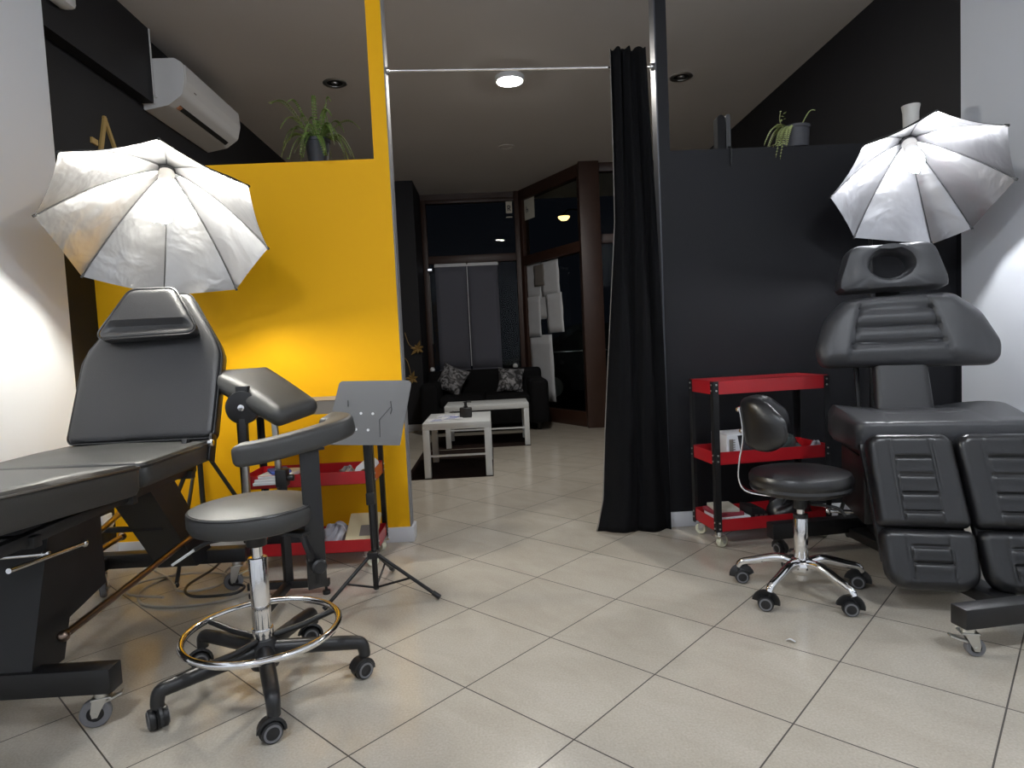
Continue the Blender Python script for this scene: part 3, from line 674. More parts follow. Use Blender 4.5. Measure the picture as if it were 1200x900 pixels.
single('plastic_bag', crumple(1.405, 3.04, ZM, .105, .08, .105, 5, .2), 'bag_dark', 'crumpled dark plastic bag on the middle red shelf beside the white box', 'plastic bag')
single('plastic_bag', crumple(1.55, 2.955, ZM, .025, .03, .065, 9), 'bag_clear', 'small clear plastic bag at the right end of the middle red shelf', 'plastic bag')
for k, (a, b, c, d, h, mt, lb) in enumerate(((1.045, 1.20, 2.945, 3.12, .052, 'paper', 'flat white box on the bottom red shelf, lowest of its pile'), (1.04, 1.17, 2.955, 3.12, .018, 'red_ink', 'thin dark red box on top of the white box on the bottom shelf'), (1.05, 1.16, 2.965, 3.11, .016, 'paper_old', 'thin pale booklet topping the pile on the bottom red shelf'))):
    z0 = ZB + (0, .0525, .071)[k]
    t = thing('box' if k < 2 else 'booklet', lb, 'box' if k < 2 else 'booklet', ((a + b) / 2, (c + d) / 2, z0)); mm = MB().box(((a + b) / 2, (c + d) / 2, z0 + h / 2), (b - a, d - c, h), (.0, .05, -.12)[k], .002); mm.build('body', mt, t)
    if k == 0:
        m = MB(); m.cyl((1.075, 2.9445, z0 + .026), (1.075, 2.9435, z0 + .026), .008, n=16); addB(m, 1.10, 1.18, 2.9437, 2.9447, z0 + .008, z0 + .011); m.build('print', 'tray_grey', t)
t = thing('tattoo_power_unit', 'small black device with pale panels beside the white box on the bottom red shelf', 'device', (1.255, 3.0, ZB))
m = MB(); m.prism([(1.215, ZB), (1.315, ZB), (1.315, ZB + .03), (1.275, ZB + .075), (1.215, ZB + .085)], (0, 3.08, 0), (1, 0, 0), (0, 0, 1), .12); m.build('body', 'black_plastic', t)
for x in (1.228, 1.252, 1.276):
    m = MB(); addB(m, x, x + .016, 2.955, 2.9585, ZB + .014, ZB + .05, .001); m.build('panel', 'steel', t)
t = thing('soft_bag', 'large dark soft bag slumped on the bottom red shelf behind the chrome stool column', 'bag', (1.45, 3.03, ZB))
crumple(1.45, 3.03, ZB, .115, .09, .12, 12, .15).build('body', 'leather_gloss', t)
m = MB(); m.tube(spline([(1.38, 2.965, ZB + .09), (1.42, 2.95, ZB + .13), (1.49, 2.955, ZB + .12), (1.53, 2.965, ZB + .07)], 6), .006, 8); m.build('strap', 'black_cloth', t)
# left, middle and bottom tray
for k in range(3):
    single('paper_sheet', MB().box((-1.05 + .012 * k, 3.0 + .006 * k, ZM + .018 + .006 + k * .013), (.15, .20, .012), .08 - .09 * k, .001), 'paper', ('lowest white paper pad at the left end of the left trolley shelf', 'middle white paper pad in the pile on the left trolley shelf', 'top white paper pad of the pile on the left trolley shelf')[k], 'paper pad', 'paper pads on the left trolley')
single('tray_mat', B(-1.17, -.95, 2.925, 3.17, ZM, ZM + .017, .002), 'red', 'red raised mat under the white paper pads on the left trolley shelf', 'mat')
single('packet', MB().box((-1.03, 3.0, ZM + .018 + .047), (.09, .12, .014), .5, .005), 'blue_ink', 'small dark blue packet lying on the white paper pads', 'packet')
t = thing('paper_roll', 'white paper towel roll lying at the right end of the left trolley shelf', 'paper roll', (-.625, 3.03, ZM))
m = MB(); c = V((-.625, 2.95, ZM + .044)); m.lathe([(.018, 0), (.043, 0), (.043, .17), (.018, .17), (.018, 0)], c, (0, 1, 0), 32); m.build('paper', 'paper', t)
m = MB(); m.lathe([(.0155, -.001), (.0178, -.001), (.0178, .171), (.0155, .171), (.0155, -.001)], c, (0, 1, 0), 24); m.build('cardboard_core', 'beige', t)
single('plastic_bag', crumple(-.715, 3.02, ZM, .035, .06, .06, 21), 'bag_clear', 'milky plastic bag left of the paper towel roll', 'plastic bag')
single('plastic_bag', crumple(-.79, 3.02, ZB, .065, .075, .10, 33), 'bag_clear', 'milky plastic bag on the bottom shelf of the left trolley', 'plastic bag')
single('cloth_bundle', crumple(-.99, 3.03, ZB, .13, .09, .13, 41, .16), 'black_cloth', 'black cloth bundle on the bottom shelf of the left trolley', 'cloth')
t = thing('packet', 'beige printed packet leaning at the right end of the left trolley bottom shelf', 'packet', (-.66, 3.0, ZB))
rm = Matrix.Rotation(.5, 3, 'X'); m = MB(); m.box((-.66, 3.02, ZB + .075), (.15, .21, .022), rm, .008); m.build('wrapper', 'beige', t)
m = MB(); m.box(V((-.64, 3.02, ZB + .075)) + rm @ V((0, -.02, .0112)), (.06, .07, .002), rm); m.build('print', 'tray_grey', t)

def turn(objs, piv, a):
    for o in objs:
        p = V(o.location) - V(piv); o.location = V(piv) + Matrix.Rotation(a, 3, 'Z') @ p; o.rotation_euler.z += a
turn([o for o in COL.objects if o.parent is None and o.get('label') and 'red' in o['label'] and o.location.x > .9 and ('shelf' in o['label'] or 'trolley' in o['label'])], (1.005, 2.905, 0), math.radians(7))
single('paper_scrap', MB().sweep(spline([(.905, 1.985, .003), (.912, 1.975, .010), (.925, 1.965, .004)], 4), [(-.005, -.0006), (.005, -.0006), (.005, .0006), (-.005, .0006)]), 'paper', 'tiny white paper scrap lying on the floor tiles before the chrome stool', 'paper scrap')

# ------------------------------------------------------------------ right stool with backrest
RS = thing('stool', 'black round stool with chrome five arm base and small padded backrest', 'stool', (1.14, 2.36, 0))
sx, sy = 1.14, 2.36
m = MB(); m.lathe([(0, .392), (.15, .392), (.174, .402), (.181, .414), (.178, .424), (.183, .434), (.183, .452), (.175, .466), (.14, .475), (.06, .478), (0, .479)], (sx, sy, 0), (0, 0, 1), 48); m.build('seat', 'leather_gloss', RS)
m = MB(); m.box((sx, sy, .383), (.15, .15, .016), .3, .003); m.cyl((sx, sy, .325), (sx, sy, .38), .024, n=16, bev=.003); m.build('seat_plate', 'black_metal', RS)
m = MB(); m.tube(spline([(sx + .03, sy - .02, .345), (sx + .11, sy - .05, .335), (sx + .14, sy - .06, .305)], 5), .006, 8); m.build('height_lever', 'black_metal', RS)
m = MB(); m.cyl((sx, sy, .28), (sx, sy, .33), .0145, n=18); m.build('gas_piston', 'chrome', RS)
m = MB(); m.cyl((sx, sy, .075), (sx, sy, .292), .0255, n=26, bev=.002); m.build('column', 'chrome', RS)
m = MB(); m.lathe([(.020, .290), (.0265, .290), (.0265, .304), (.016, .306)], (sx, sy, 0), (0, 0, 1), 22); m.build('column_cap', 'black_plastic', RS)
m = MB(); m.lathe([(0, .050), (.022, .050), (.024, .07), (.044, .085), (.050, .105), (.044, .125), (.030, .135), (0, .135)], (sx, sy, 0), (0, 0, 1), 28); m.build('base_hub', 'chrome', RS)
stool_base(RS, (sx, sy, 0), math.radians(1.), .235, .112, .095, 'chrome', .0265, (-.5, .3, 2.9, -.45, -.35))
fd = V((.90, -.44, 0)).normalized(); sd = V((0, 0, 1)).cross(fd)
bc = V((sx, sy, 0)) - fd * .185 + V((0, 0, .655))
bt = (V((0, 0, 1)) - fd * .12).normalized()
m = MB(); m.pad(rpoly([(-.17, -.055), (-.12, -.10), (.12, -.10), (.17, -.055), (.17, .03), (.11, .10), (-.11, .10), (-.17, .03)], .07, 5), .07, .034, bc + fd * .02, sd, bt, 34, 26, front=lambda x, y: .016 * (1 - (x / .17) ** 2))
m.v = [tuple(V(p) + fd * 4.0 * ((V(p) - bc).dot(sd)) ** 2) for p in m.v]; bp_ = m.build('backrest', 'leather_gloss', RS)
m = MB(); pb = V((sx, sy, 0))
m.sweep(spline([bc - fd * .018 + bt * .06, bc - fd * .020 - bt * .05, pb - fd * .215 + V((0, 0, .50)), pb - fd * .218 + V((0, 0, .43)), pb - fd * .19 + V((0, 0, .385)), pb - fd * .10 + V((0, 0, .371)), pb - fd * .02 + V((0, 0, .371))], 7), rpoly([(-.019, -.003), (.019, -.003), (.019, .003), (-.019, .003)], .002, 2), up=fd); m.build('back_bar', 'chrome', RS)
for h in (.05, -.035):
    m = MB(); c = bc - fd * .022 + bt * h; m.lathe([(0, .012), (.006, .011), (.010, .006), (.010, 0), (0, 0)], c, -fd - V((0, .8, 0)), 14); m.build('bolt', 'chrome', RS)

# ------------------------------------------------------------------ right treatment chair
RC = thing('tattoo_chair', 'black treatment chair with a face hole headrest and split leg rests by the right wall', 'tattoo chair', (1.64, 2.28, 0), -.2915)
def rb(name, m, mt, par=None): return m.build(name, mt, par or RC, world=False)
def groove(c, w, dep): return lambda v: -dep * math.exp(-((v - c) / w) ** 2)
# seat (lies flat)
def seat_top(x, y):
    z = .024 * max(0, (abs(x) - .10) / .20) ** 1.6 * min(1, max(0, (y - .08) / .25)) + .012 * math.sin(PI * min(1, max(0, y / .5)))
    for yy in (.20, .30, .40):
        if abs(x) < .17: z -= .006 * math.exp(-((y - yy - .25 * x * x) / .008) ** 2)
    return z - .004 * math.exp(-((abs(x) - .175) / .006) ** 2)
sp = rpoly([(-.282, 0), (.325, 0), (.34, .30), (.31, .55), (-.285, .55), (-.312, .30)], [.05, .05, .10, .10, .10, .10])
m = MB(); m.pad(sp, .115, .018, (0, .005, .583), (1, 0, 0), (0, 1, 0), 56, 50, front=seat_top); rb('seat', m, 'leather_chair')
# neck and back
nb = V((0, .29, .957)).normalized()
m = MB(); m.pad(rpoly([(-.115, 0), (.115, 0), (.105, .27), (-.105, .27)], .02), .07, .025, V((0, .425, .60)), (1, 0, 0), nb, 18, 20); rb('neck_pad', m, 'leather')  # darker leather than the backrest, shade on the neck painted in
bpoly = rpoly([(-.325, .0), (.37, -.010), (.385, .085), (.325, .225), (.225, .318), (.10, .322), (-.10, .316), (-.215, .306), (-.295, .215), (-.338, .085)], [.06, .06, .10, .12, .08, .03, .03, .08, .12, .10], 5)
def back_front(x, y):
    w = .200 - y * .25; z = 0; a = abs(x + .012)
    if a < w + .004:
        for yy in (.095, .172): z -= .012 * math.exp(-((y - yy - .06 * x * x) / .006) ** 2)
        z -= .010 * math.exp(-((y - .248) / .006) ** 2) * min(1, (a / w) ** 3)
        z += .004 * math.cos(2 * PI * (y - .1335) / .077)
    return z - .008 * math.exp(-((a - w) / .005) ** 2) + .010 * max(0, min(1, (a - w) / .02)) - .035 * max(0, (a - .22) / .14) ** 2
m = MB(); m.pad(bpoly, .110, .05, V((0, .475, .828)), (1, 0, 0), nb, 72, 60, front=back_front); rb('backrest', m, 'leather_chair')
# headrest with face hole: rings round the hole
ho, hx, hy = V((-.005, .60, 1.262)), V((1, 0, 0)), V((0, .10, .99)).normalized(); hn = hx.cross(hy)
opoly = [V((p[0], p[1])) for p in rpoly([(-.225, -.105), (.225, -.105), (.222, -.055), (.172, .105), (-.172, .105), (-.222, -.055)], [.035, .035, .05, .06, .06, .05], 6)]
NA = 72; rows = []
hc = V((-.005, .012))
for k in range(NA):
    a = 2 * PI * k / NA; d = V((math.cos(a), math.sin(a))); Ro = .1
    for i in range(len(opoly)):
        p, q_ = opoly[i], opoly[(i + 1) % len(opoly)]; e = q_ - p; den = d.x * e.y - d.y * e.x
        if abs(den) > 1e-9:
            w = p - hc; tt = (w.x * e.y - w.y * e.x) / den; uu = (w.x * d.y - w.y * d.x) / den
            if tt > 0 and -1e-6 <= uu <= 1 + 1e-6: Ro = tt
    Rh = 1 / math.sqrt((d.x / .082) ** 2 + (d.y / .060) ** 2); T = .060
    prof = [(Rh, -T), (Rh, T * .3), (Rh + .006, T * .72), (Rh + .016, T * .95), (Rh + .028, T), (Ro - .028, T), (Ro - .012, T * .88), (Ro - .003, T * .55), (Ro, T * .1), (Ro, -T * .5), (Ro - .01, -T * .9), (Ro - .02, -T)]
    rows.append([ho + hx * (hc.x + d.x * r) + hy * (hc.y + d.y * r) + hn * (h) for r, h in prof])
m = MB(); m.grid(rows, wrapu=True, wrapv=True); hd = rb('headrest', m, 'leather_chair')
m = MB(); m.bar((0, .60, 1.02), (0, .672, 1.20), .10, .012, .003); rb('headrest_bracket', m, 'black_metal')
m = MB(); m.bar((-.14, .56, .52), (-.14, .66, .98), .02, .02, .003); m.bar((.14, .56, .52), (.14, .66, .98), .02, .02, .003); m.bar((-.15, .63, .86), (.15, .63, .86), .03, .02, .003); rb('back_frame', m, 'black_metal')
# leg rests
lg = V((0, .33, .944)).normalized(); lx = V((1, 0, 0))
def leg_front(ca, cb, ys):
    def f(x, y):
        c = ca + (cb - ca) * (-y / .54); z = 0; u = x - c
        if abs(u) < .060:
            for yy in ys: z -= .007 * math.exp(-((y - yy) / .0045) ** 2) - .0025 * math.exp(-((y - yy + .016) / .014) ** 2)
        return z - .004 * math.exp(-((abs(u) - .062) / .0032) ** 2) - .003 * math.exp(-((abs(u) - .071) / .0028) ** 2)
    return f
for sg in (-1, 1):
    if sg < 0: X0t, X1t, X0m, X1m, X0b, X1b = -.275, .004, -.258, .034, -.248, .048
    else: X0t, X1t, X0m, X1m, X0b, X1b = .012, .295, .044, .335, .060, .35
    ct, cb_ = (X0t + X1t) / 2, (X0b + X1b) / 2
    up_ = rpoly([(X0m, -.335), (X1m, -.335), (X1t, 0), (X0t, 0)], [.026, .026, .045, .045])
    m = MB(); m.pad(up_, .085, .030, V((0, -.03, .598)), lx, lg, 64, 66, front=leg_front(ct, cb_, (-.085, -.15, -.215, -.28))); rb('leg_rest_upper', m, 'leather_gloss')
    lo = rpoly([(X0b, -.545), (X1b - .008, -.545), (X1m + .004, -.340), (X0m, -.340)], [.07, .07, .03, .03])
    m = MB(); m.pad(lo, .085, .030, V((0, -.03, .598)), lx, lg, 60, 46, front=leg_front(ct, cb_, (-.40, -.455))); rb('leg_rest_lower', m, 'leather_gloss')
    m = MB(); a = V((ct, .025, .56)); b = V((cb_, -.12, .16)); m.bar(a, b, .31, .02, .003); rb('leg_rest_bracket', m, 'black_metal')
# frame below the seat
m = MB(); m.prism([(-.02 + .28, .075), (.52, .075), (.44, .525), (.06, .525), (.10, .42)], (-.13, 0, 0), (0, 1, 0), (0, 0, 1), .26); rb('lift_column', m, 'black_metal')
m = MB(); m.bar((-.24, .04, .512), (-.24, .52, .512), .03, .025, .003); m.bar((.24, .04, .512), (.24, .52, .512), .03, .025, .003); m.bar((-.26, .06, .51), (.26, .06, .51), .03, .025, .003); m.bar((-.26, .48, .51), (.26, .48, .51), .03, .025, .003)
m.box((-.22, .25, .36), (.06, .36, .26), None, .006); rb('seat_frame', m, 'black_metal')
m = MB(); m.bar((1.355, 1.825, .122), (2.02, 1.90, .122), .06, .062, .004); m.bar((1.21, 2.80, .105), (2.02, 2.88, .105), .06, .07, .004); m.bar((1.66, 1.85, .072), (1.62, 2.84, .072), .09, .04, .004); m.build('base_frame', 'black_metal', RC)
for x, y, yw in ((1.405, 1.825, -.25), (1.97, 1.895, -.5), (1.25, 2.80, 1.9), (1.98, 2.87, 1.2)):
    if y < 2: plate_caster(RC, (x, y, 0), .092, yw, r=.027)
    else: twin_caster(RC, (x, y, 0), yw, .026, stem=.012)
m = MB(); m.cyl((-.31, .42, .19), (-.05, .40, .19), .009, n=12); m.ball((-.31, .42, .19), .014, 10); rb('cross_rod', m, 'chrome')

# ------------------------------------------------------------------ curtain and rod
single('curtain_rod', MB().cyl((-.468, 3.335, 2.408), (.890, 3.335, 2.382), .008, n=14).cyl((-.468, 3.335, 2.408), (-.455, 3.335, 2.408), .018, n=16).cyl((.877, 3.335, 2.382), (.890, 3.335, 2.382), .018, n=16), 'chrome', 'thin chrome curtain rod spanning the opening between the two partitions', 'curtain rod')
cu = thing('curtain', 'long black curtain gathered at the right side of the opening', 'curtain', (.75, 3.32, 0))
rows = []; NT, NS_ = 60, 110
for i in range(NT + 1):
    z = 2.462 - (2.462 - .004) * i / NT; t_ = i / NT
    xl = .662 - .04 * t_ - .105 * max(0, t_ - .35) / .65 - .03 * max(0, t_ - .93) / .07; xr = .852 + .034 * t_
    row = []
    for j in range(NS_ + 1):
        s = j / NS_
        yc = 3.300 - .050 * min(1, t_ / .6) - .02 * max(0, t_ - .8) / .2
        am = (.019 - .001 * t_) * min(1, abs(z - 2.392) / .05 + .45)
        ph = 2 * PI * (3.4 - .9 * t_) * s + .9 * math.sin(2.2 * t_ + 4 * s)
        y = yc + am * math.sin(ph) + .005 * (1 - .6 * t_) * math.sin(2 * PI * 7.3 * s + 2 * t_) - (.07 * (t_ ** 3)) * math.sin(PI * min(1, s * 1.15)) * (1 - .5 * s)
        x = xl + (xr - xl) * (s + .022 * math.cos(ph)) + .004 * math.sin(6 * t_ + 9 * s)
        zz = z + (.006 * math.sin(ph * 1.7) * (1 if i < 2 else 0)) + (.010 * math.sin(5 * s) + .006 if i == NT else 0)
        row.append((x, y, max(zz, .003)))
    rows.append(row)
m = MB(); m.grid(rows); cc = m.build('cloth', 'curtain', cu, angle=180)
sol = cc.modifiers.new('thick', 'SOLIDIFY'); sol.thickness = .003; sol.offset = 0
m = MB(); m.grid([[(p[0] - .002, p[1], p[2]) for p in r[:3]] for r in rows]); hem = m.build('lining_edge', 'tray_grey', cu, angle=180); sol = hem.modifiers.new('thick', 'SOLIDIFY'); sol.thickness = .004; sol.offset = 0

# ------------------------------------------------------------------ air conditioner, wall fittings
ac = thing('air_conditioner', 'white wall mounted air conditioner under the ceiling on the left dark wall', 'air conditioner', (-2.05, 4.45, 2.5))
prof = rpoly([(0, 2.83), (0, 2.525), (.15, 2.552), (.235, 2.61), (.258, 2.70), (.252, 2.80), (.205, 2.83)], [.002, .01, .05, .05, .10, .03, .02], 6)
m = MB(); m.prism(prof, (-2.05, 4.045, 0), (1, 0, 0), (0, 0, 1), -.86); m.build('body', 'ac_white', ac, angle=30)
m = MB(); m.prism(rpoly([(.19, 2.622), (.242, 2.642), (.262, 2.70), (.257, 2.795), (.252, 2.795), (.256, 2.70), (.236, 2.646)], [.002] * 7, 2), (-2.05, 4.065, 0), (1, 0, 0), (0, 0, 1), -.82); m.build('front_panel', 'ac_white', ac, angle=50)
sl0, sl1 = V((-2.05 + .155, 0, 2.553)), V((-2.05 + .195, 0, 2.580)); dn = (sl1 - sl0).normalized(); dd = V((dn.z, 0, -dn.x))
m = MB(); m.box((sl0 + sl1) / 2 + V((0, 4.475, 0)) + dd * .003, (.03, .72, .006), Matrix((dn, V((0, 1, 0)), -dd)).transposed(), .001); m.build('air_outlet', 'slot', ac)
m = MB(); m.box((sl0 + sl1) / 2 + V((0, 4.13, 0)) + dd * .0045, (.026, .035, .006), Matrix((dn, V((0, 1, 0)), -dd)).transposed(), .001); m.build('outlet_flap_end', 'copper', ac)
m = MB(); m.box((-1.792, 4.18, 2.665), (.004, .03, .006), None, .001); m.build('badge', 'tray_grey', ac)
single('edge_trim', B(-2.05, -1.974, 4.03, 4.038, 2.56, HC).box((-2.0, 4.034, 2.60), (.08, .008, .01)), 'ac_white', 'thin white vertical edge strip beside the air conditioner', 'trim strip')  # white strip paints the light on the bulkhead's end edge
single('wall_socket', B(-1.98, -1.968, 3.17, 3.25, .165, .245, .004).cyl((-1.968, 3.21, .205), (-1.945, 3.21, .205), .02, n=18, bev=.004), 'white_plastic', 'white wall socket low on the left wall behind the bed', 'socket')
single('wall_fitting', B(-1.98, -1.90, 3.08, 3.22, 2.685, 2.80, .025), 'ac_white', 'small rounded white fitting high on the left wall, cut by the frame', 'fitting')
def stroke(m, a, b, w, x, th=.012):
    a, b = V((a[0], a[1])), V((b[0], b[1])); d = (b - a).normalized(); n = V((-d.y, d.x)) * w / 2
    m.prism([a - n, b - n, b + n, a + n], (x, 0, 0), (0, 1, 0), (0, 0, 1), th)
sg_ = thing('wall_letter', 'gold angular letter A sign on the dark left wall above the umbrella', 'sign', (-2.05, 3.62, 2.0))
m = MB()
stroke(m, (3.50, 1.98), (3.615, 2.335), .026, -2.05); stroke(m, (3.605, 2.335), (3.80, 1.98), .022, -2.05, .013); m.build('letter', 'gold', sg_)
m = MB(); stroke(m, (3.475, 2.172), (3.525, 2.168), .03, -2.05, .011); stroke(m, (3.76, 2.20), (3.86, 2.02), .014, -2.05, .011); m.build('accent', 'gold', sg_)

# ------------------------------------------------------------------ ceiling lamps
cl = thing('ceiling_lamp', 'round glowing white disc lamp on the ceiling of the back room', 'lamp', (.225, 4.912, HC - .04))
m = MB(); m.lathe([(0, 0), (.110, 0), (.112, -.012), (.104, -.034), (.096, -.036), (.096, -.030), (0, -.030)], (.225, 4.912, HC), (0, 0, 1), 40); m.build('housing', 'white_plastic', cl)
m = MB(); m.lathe([(0, -.042), (.07, -.041), (.094, -.036), (.096, -.031)], (.225, 4.912, HC), (0, 0, 1), 40); m.build('diffuser', 'led', cl)
for x, y, lb in ((-1.075, 4.905, 'unlit recessed ceiling spot left of the glowing disc lamp, above the fern'), (1.556, 5.02, 'unlit recessed ceiling spot on the right, above the black partition'), (.235, 6.60, 'faint unlit ceiling spot far back behind the glowing disc lamp')):
    s = thing('ceiling_spot', lb, 'ceiling spot', (x, y, HC - .02), 0, 'unlit ceiling spots')
    m = MB(); m.lathe([(.058, -.001), (.085, -.001), (.088, -.006), (.082, -.010), (.060, -.008), (.058, -.001)], (x, y, HC), (0, 0, 1), 36); m.build('ring', 'steel' if y < 6 else 'ceiling', s)
    m = MB(); m.lathe([(0, -.003), (.058, -.003), (.056, -.001), (0, -.001)], (x, y, HC), (0, 0, 1), 30); m.build('recess', 'slot' if y < 6 else 'ceiling', s)
    if y < 6: m = MB(); m.lathe([(0, -.014), (.022, -.012), (.026, -.003), (0, -.003)], (x, y, HC), (0, 0, 1), 20); m.build('bulb', 'steel', s)
# ------------------------------------------------------------------ things on the partitions
def frond(p, d, L, rise, droop, wid, n=26, lw=.008, tw=0., zt=None, over=False):
    """arching fern frond: rachis curve and leaflets on both sides"""
    p = V(p); d = V((d[0], d[1], 0)).normalized(); sd = V((-d.y, d.x, 0)); pts = []
    for i in range(n + 1):
        t = i / n; pts.append(p + d * (L * (t - .18 * t * t)) + V((0, 0, rise * math.sin(min(1, t * 1.25) * PI / 2) - droop * t ** 2.2)) + sd * tw * t * t)
    if zt is not None: pts = [q if q.z > zt + .012 else (V((q.x, min(q.y, 3.281), q.z)) if over else V((q.x, q.y, zt + .012))) for q in pts]
    if not over: pts = [V((min(q.x, -.572), min(q.y, 3.40), q.z)) for q in pts]
    st, lf = MB(), MB(); st.tube(pts, .0013, 5)
    for i in range(2, n):
        q = pts[i]; tg = (pts[i + 1] - pts[i - 1]).normalized(); sid = tg.cross(V((0, 0, 1)))
        if sid.length < .1: sid = sd
        sid.normalize(); nn_ = sid.cross(tg); w = wid * math.sin(PI * min(1, (i / n) ** .7 * .98 + .02)) ** .6
        for s in (-1, 1):
            e = q + sid * s * w + tg * w * .25 - V((0, 0, w * .22))
            if zt is not None and not over: e.z = max(e.z, zt + .004); e.x = min(e.x, -.556)
            if over and q.y < 3.283: e.y = min(e.y, 3.284)
            c_ = q.lerp(e, .5) + nn_ * .002
            h = tg * lw * .5
            lf.add([q - h * .4, c_ - h, e, c_ + h, q + h * .4, c_ + nn_ * .0016], [(0, 1, 5), (1, 2, 5), (2, 3, 5), (3, 4, 5), (4, 0, 5)])
    return st, lf
def potted(name, label, pos, zt, r0, r1, h, potm, fronds, leafm, group):
    t = thing(name, label, 'plant', (pos[0], pos[1], zt), 0, group); x, y = pos
    m = MB(); m.lathe([(0, 0), (r0, 0), (r1 * .97, h * .86), (r1 * 1.04, h * .87), (r1 * 1.05, h), (r1 * .95, h), (r1 * .92, h * .85), (0, h * .85)], (x, y, zt), (0, 0, 1), 36); m.build('pot', potm, t)
    m = MB(); m.lathe([(r1 * .9, h * .86), (r1 * .5, h * .885), (0, h * .90)], (x, y, zt), (0, 0, 1), 24); m.build('soil', 'soil', t)
    for a, L, rise, droop, w, tw in fronds:
        d = (math.cos(a), math.sin(a)); s, l = frond((x + d[0] * r1 * .35, y + d[1] * r1 * .35, zt + h * .86), d, L, rise, droop, w, tw=tw, zt=zt, over=(leafm == 'leaf_pale'))
        f = s.build('stem', 'stem', t); l.build('frond', leafm, f, angle=5)
    return t
fr_ = []
for k in range(34):
    a = 2 * PI * k / 34 * 5 + rng.uniform(-.2, .2); c = math.cos(a); up = rng.random()
    L = (.13 + .11 * rng.random()) * (1. if abs(c) > .5 else .75)
    if c > 0: L *= .92
    fr_.append((a, L, .05 + .17 * up, .05 + .17 * (1 - up) * rng.uniform(.7, 1.2), rng.uniform(.012, .019), rng.uniform(-.04, .04)))
fr_ += [(.25, .24, .16, .08, .018, 0), (.05, .20, .10, .20, .020, 0), (PI + .1, .25, .22, .02, .006, 0), (1.0, .12, .28, .05, .014, 0)]
potted('potted_fern', 'bushy green fern in a dark pot on top of the orange partition', (-.838, 3.337), 1.962, .048, .062, .118, 'pot_dark', fr_, 'leaf', 'plants on the partitions')
PR = potted('potted_plant', 'grey pot with a pale drooping plant on top of the black partition', (1.625, 3.337), 1.945, .062, .068, .108, 'pot_grey',
       [(PI - .05, .17, .07, .14, .030, .0), (PI - .15, .15, .06, .16, .030, .0), (PI + .45, .12, .05, .21, .030, .0), (PI + .3, .14, .05, .20, .030, .0), (PI + .7, .10, .05, .15, .022, 0), (.3, .13, .11, .0, .005, 0), (PI - .5, .13, .05, .12, .028, 0)], 'leaf_pale', 'plants on the partitions')
m = MB(); m.tube(spline([(1.56, 3.32, 2.03), (1.535, 3.32, 2.08), (1.54, 3.32, 2.13)], 5), .002, 6); s = m.build('stem', 'stem', PR); m = MB()
for k in range(7):
    c = V((1.548 - .012 * math.sin(k * 1.2), 3.32, 2.05 + .013 * k)); a = k * 2.3; e = V((math.cos(a), math.sin(a) * .6, .3)).normalized() * .022; w = V((0, 0, 1)).cross(e).normalized() * .007
    m.add([c, c + e * .5 + w, c + e, c + e * .5 - w, c + e * .5 + V((0, 0, .003))], [(0, 1, 4), (1, 2, 4), (2, 3, 4), (3, 0, 4)])
m.build('leaf_sprig', 'leaf_pale', s, angle=5)
dv = thing('upright_device', 'black rounded upright device with a short cable on the black partition', 'device', (1.23, 3.33, 1.945))
m = MB(); m.prism(rpoly([(1.203, 1.945), (1.243, 1.945), (1.243, 2.118), (1.203, 2.118)], [.003, .003, .019, .019], 8), (0, 3.36, 0), (1, 0, 0), (0, 0, 1), .06); m.build('body', 'matte_black', dv)
m = MB(); m.prism(rpoly([(1.247, 1.945), (1.270, 1.945), (1.270, 2.120), (1.247, 2.120)], [.003, .003, .010, .010], 6), (0, 3.37, 0), (1, 0, 0), (0, 0, 1), .07); m.build('side_panel', 'black_plastic', dv)
m = MB(); m.tube(spline([(1.252, 3.305, 1.955), (1.262, 3.292, 1.953), (1.265, 3.284, 1.94), (1.264, 3.284, 1.90), (1.262, 3.284, 1.858)], 6), .004, 8); m.build('cable', 'black_plastic', dv)
single('vase', MB().lathe([(0, 0), (.032, 0), (.036, .02), (.038, .16), (.044, .195), (.040, .195), (.034, .16), (.030, .02), (0, .012)], (2.235, 3.337, 1.945), (0, 0, 1), 30), 'ceramic', 'white flared vase on the black partition behind the right umbrella', 'vase')

# ------------------------------------------------------------------ cables below the left bed
r = random.Random(3)
def loop_cable(pts, rad, mt, label):
    single('cable', MB().tube(spline(pts, 10), rad, 7), mt, label, 'cable', 'cables under the left bed')
loop_cable([(-1.52, 2.98, .006), (-1.58, 2.78, .006), (-1.48, 2.60, .006), (-1.28, 2.56, .006), (-1.12, 2.62, .006), (-1.06, 2.72, .006), (-1.10, 2.84, .006), (-1.28, 2.90, .006), (-1.30, 3.10, .006)], .0055, 'cable_white', 'pale cable curling on the floor under the left bed')
loop_cable([(-1.70, 3.05, .016), (-1.50, 2.86, .018), (-1.38, 2.70, .018), (-1.24, 2.74, .018), (-1.26, 2.88, .018), (-1.45, 2.92, .018), (-1.62, 2.84, .018), (-1.60, 2.70, .018), (-1.42, 2.64, .018)], .0055, 'cable_white', 'second pale cable looped over the first one under the left bed')
loop_cable([(-1.34, 3.06, .04), (-1.34, 2.92, .03), (-1.36, 2.72, .03), (-1.28, 2.60, .03), (-1.12, 2.60, .03), (-1.10, 2.68, .03), (-1.19, 2.74, .03), (-1.19, 2.9, .02)], .006, 'black_plastic', 'black cable looping over the pale cables under the left bed')

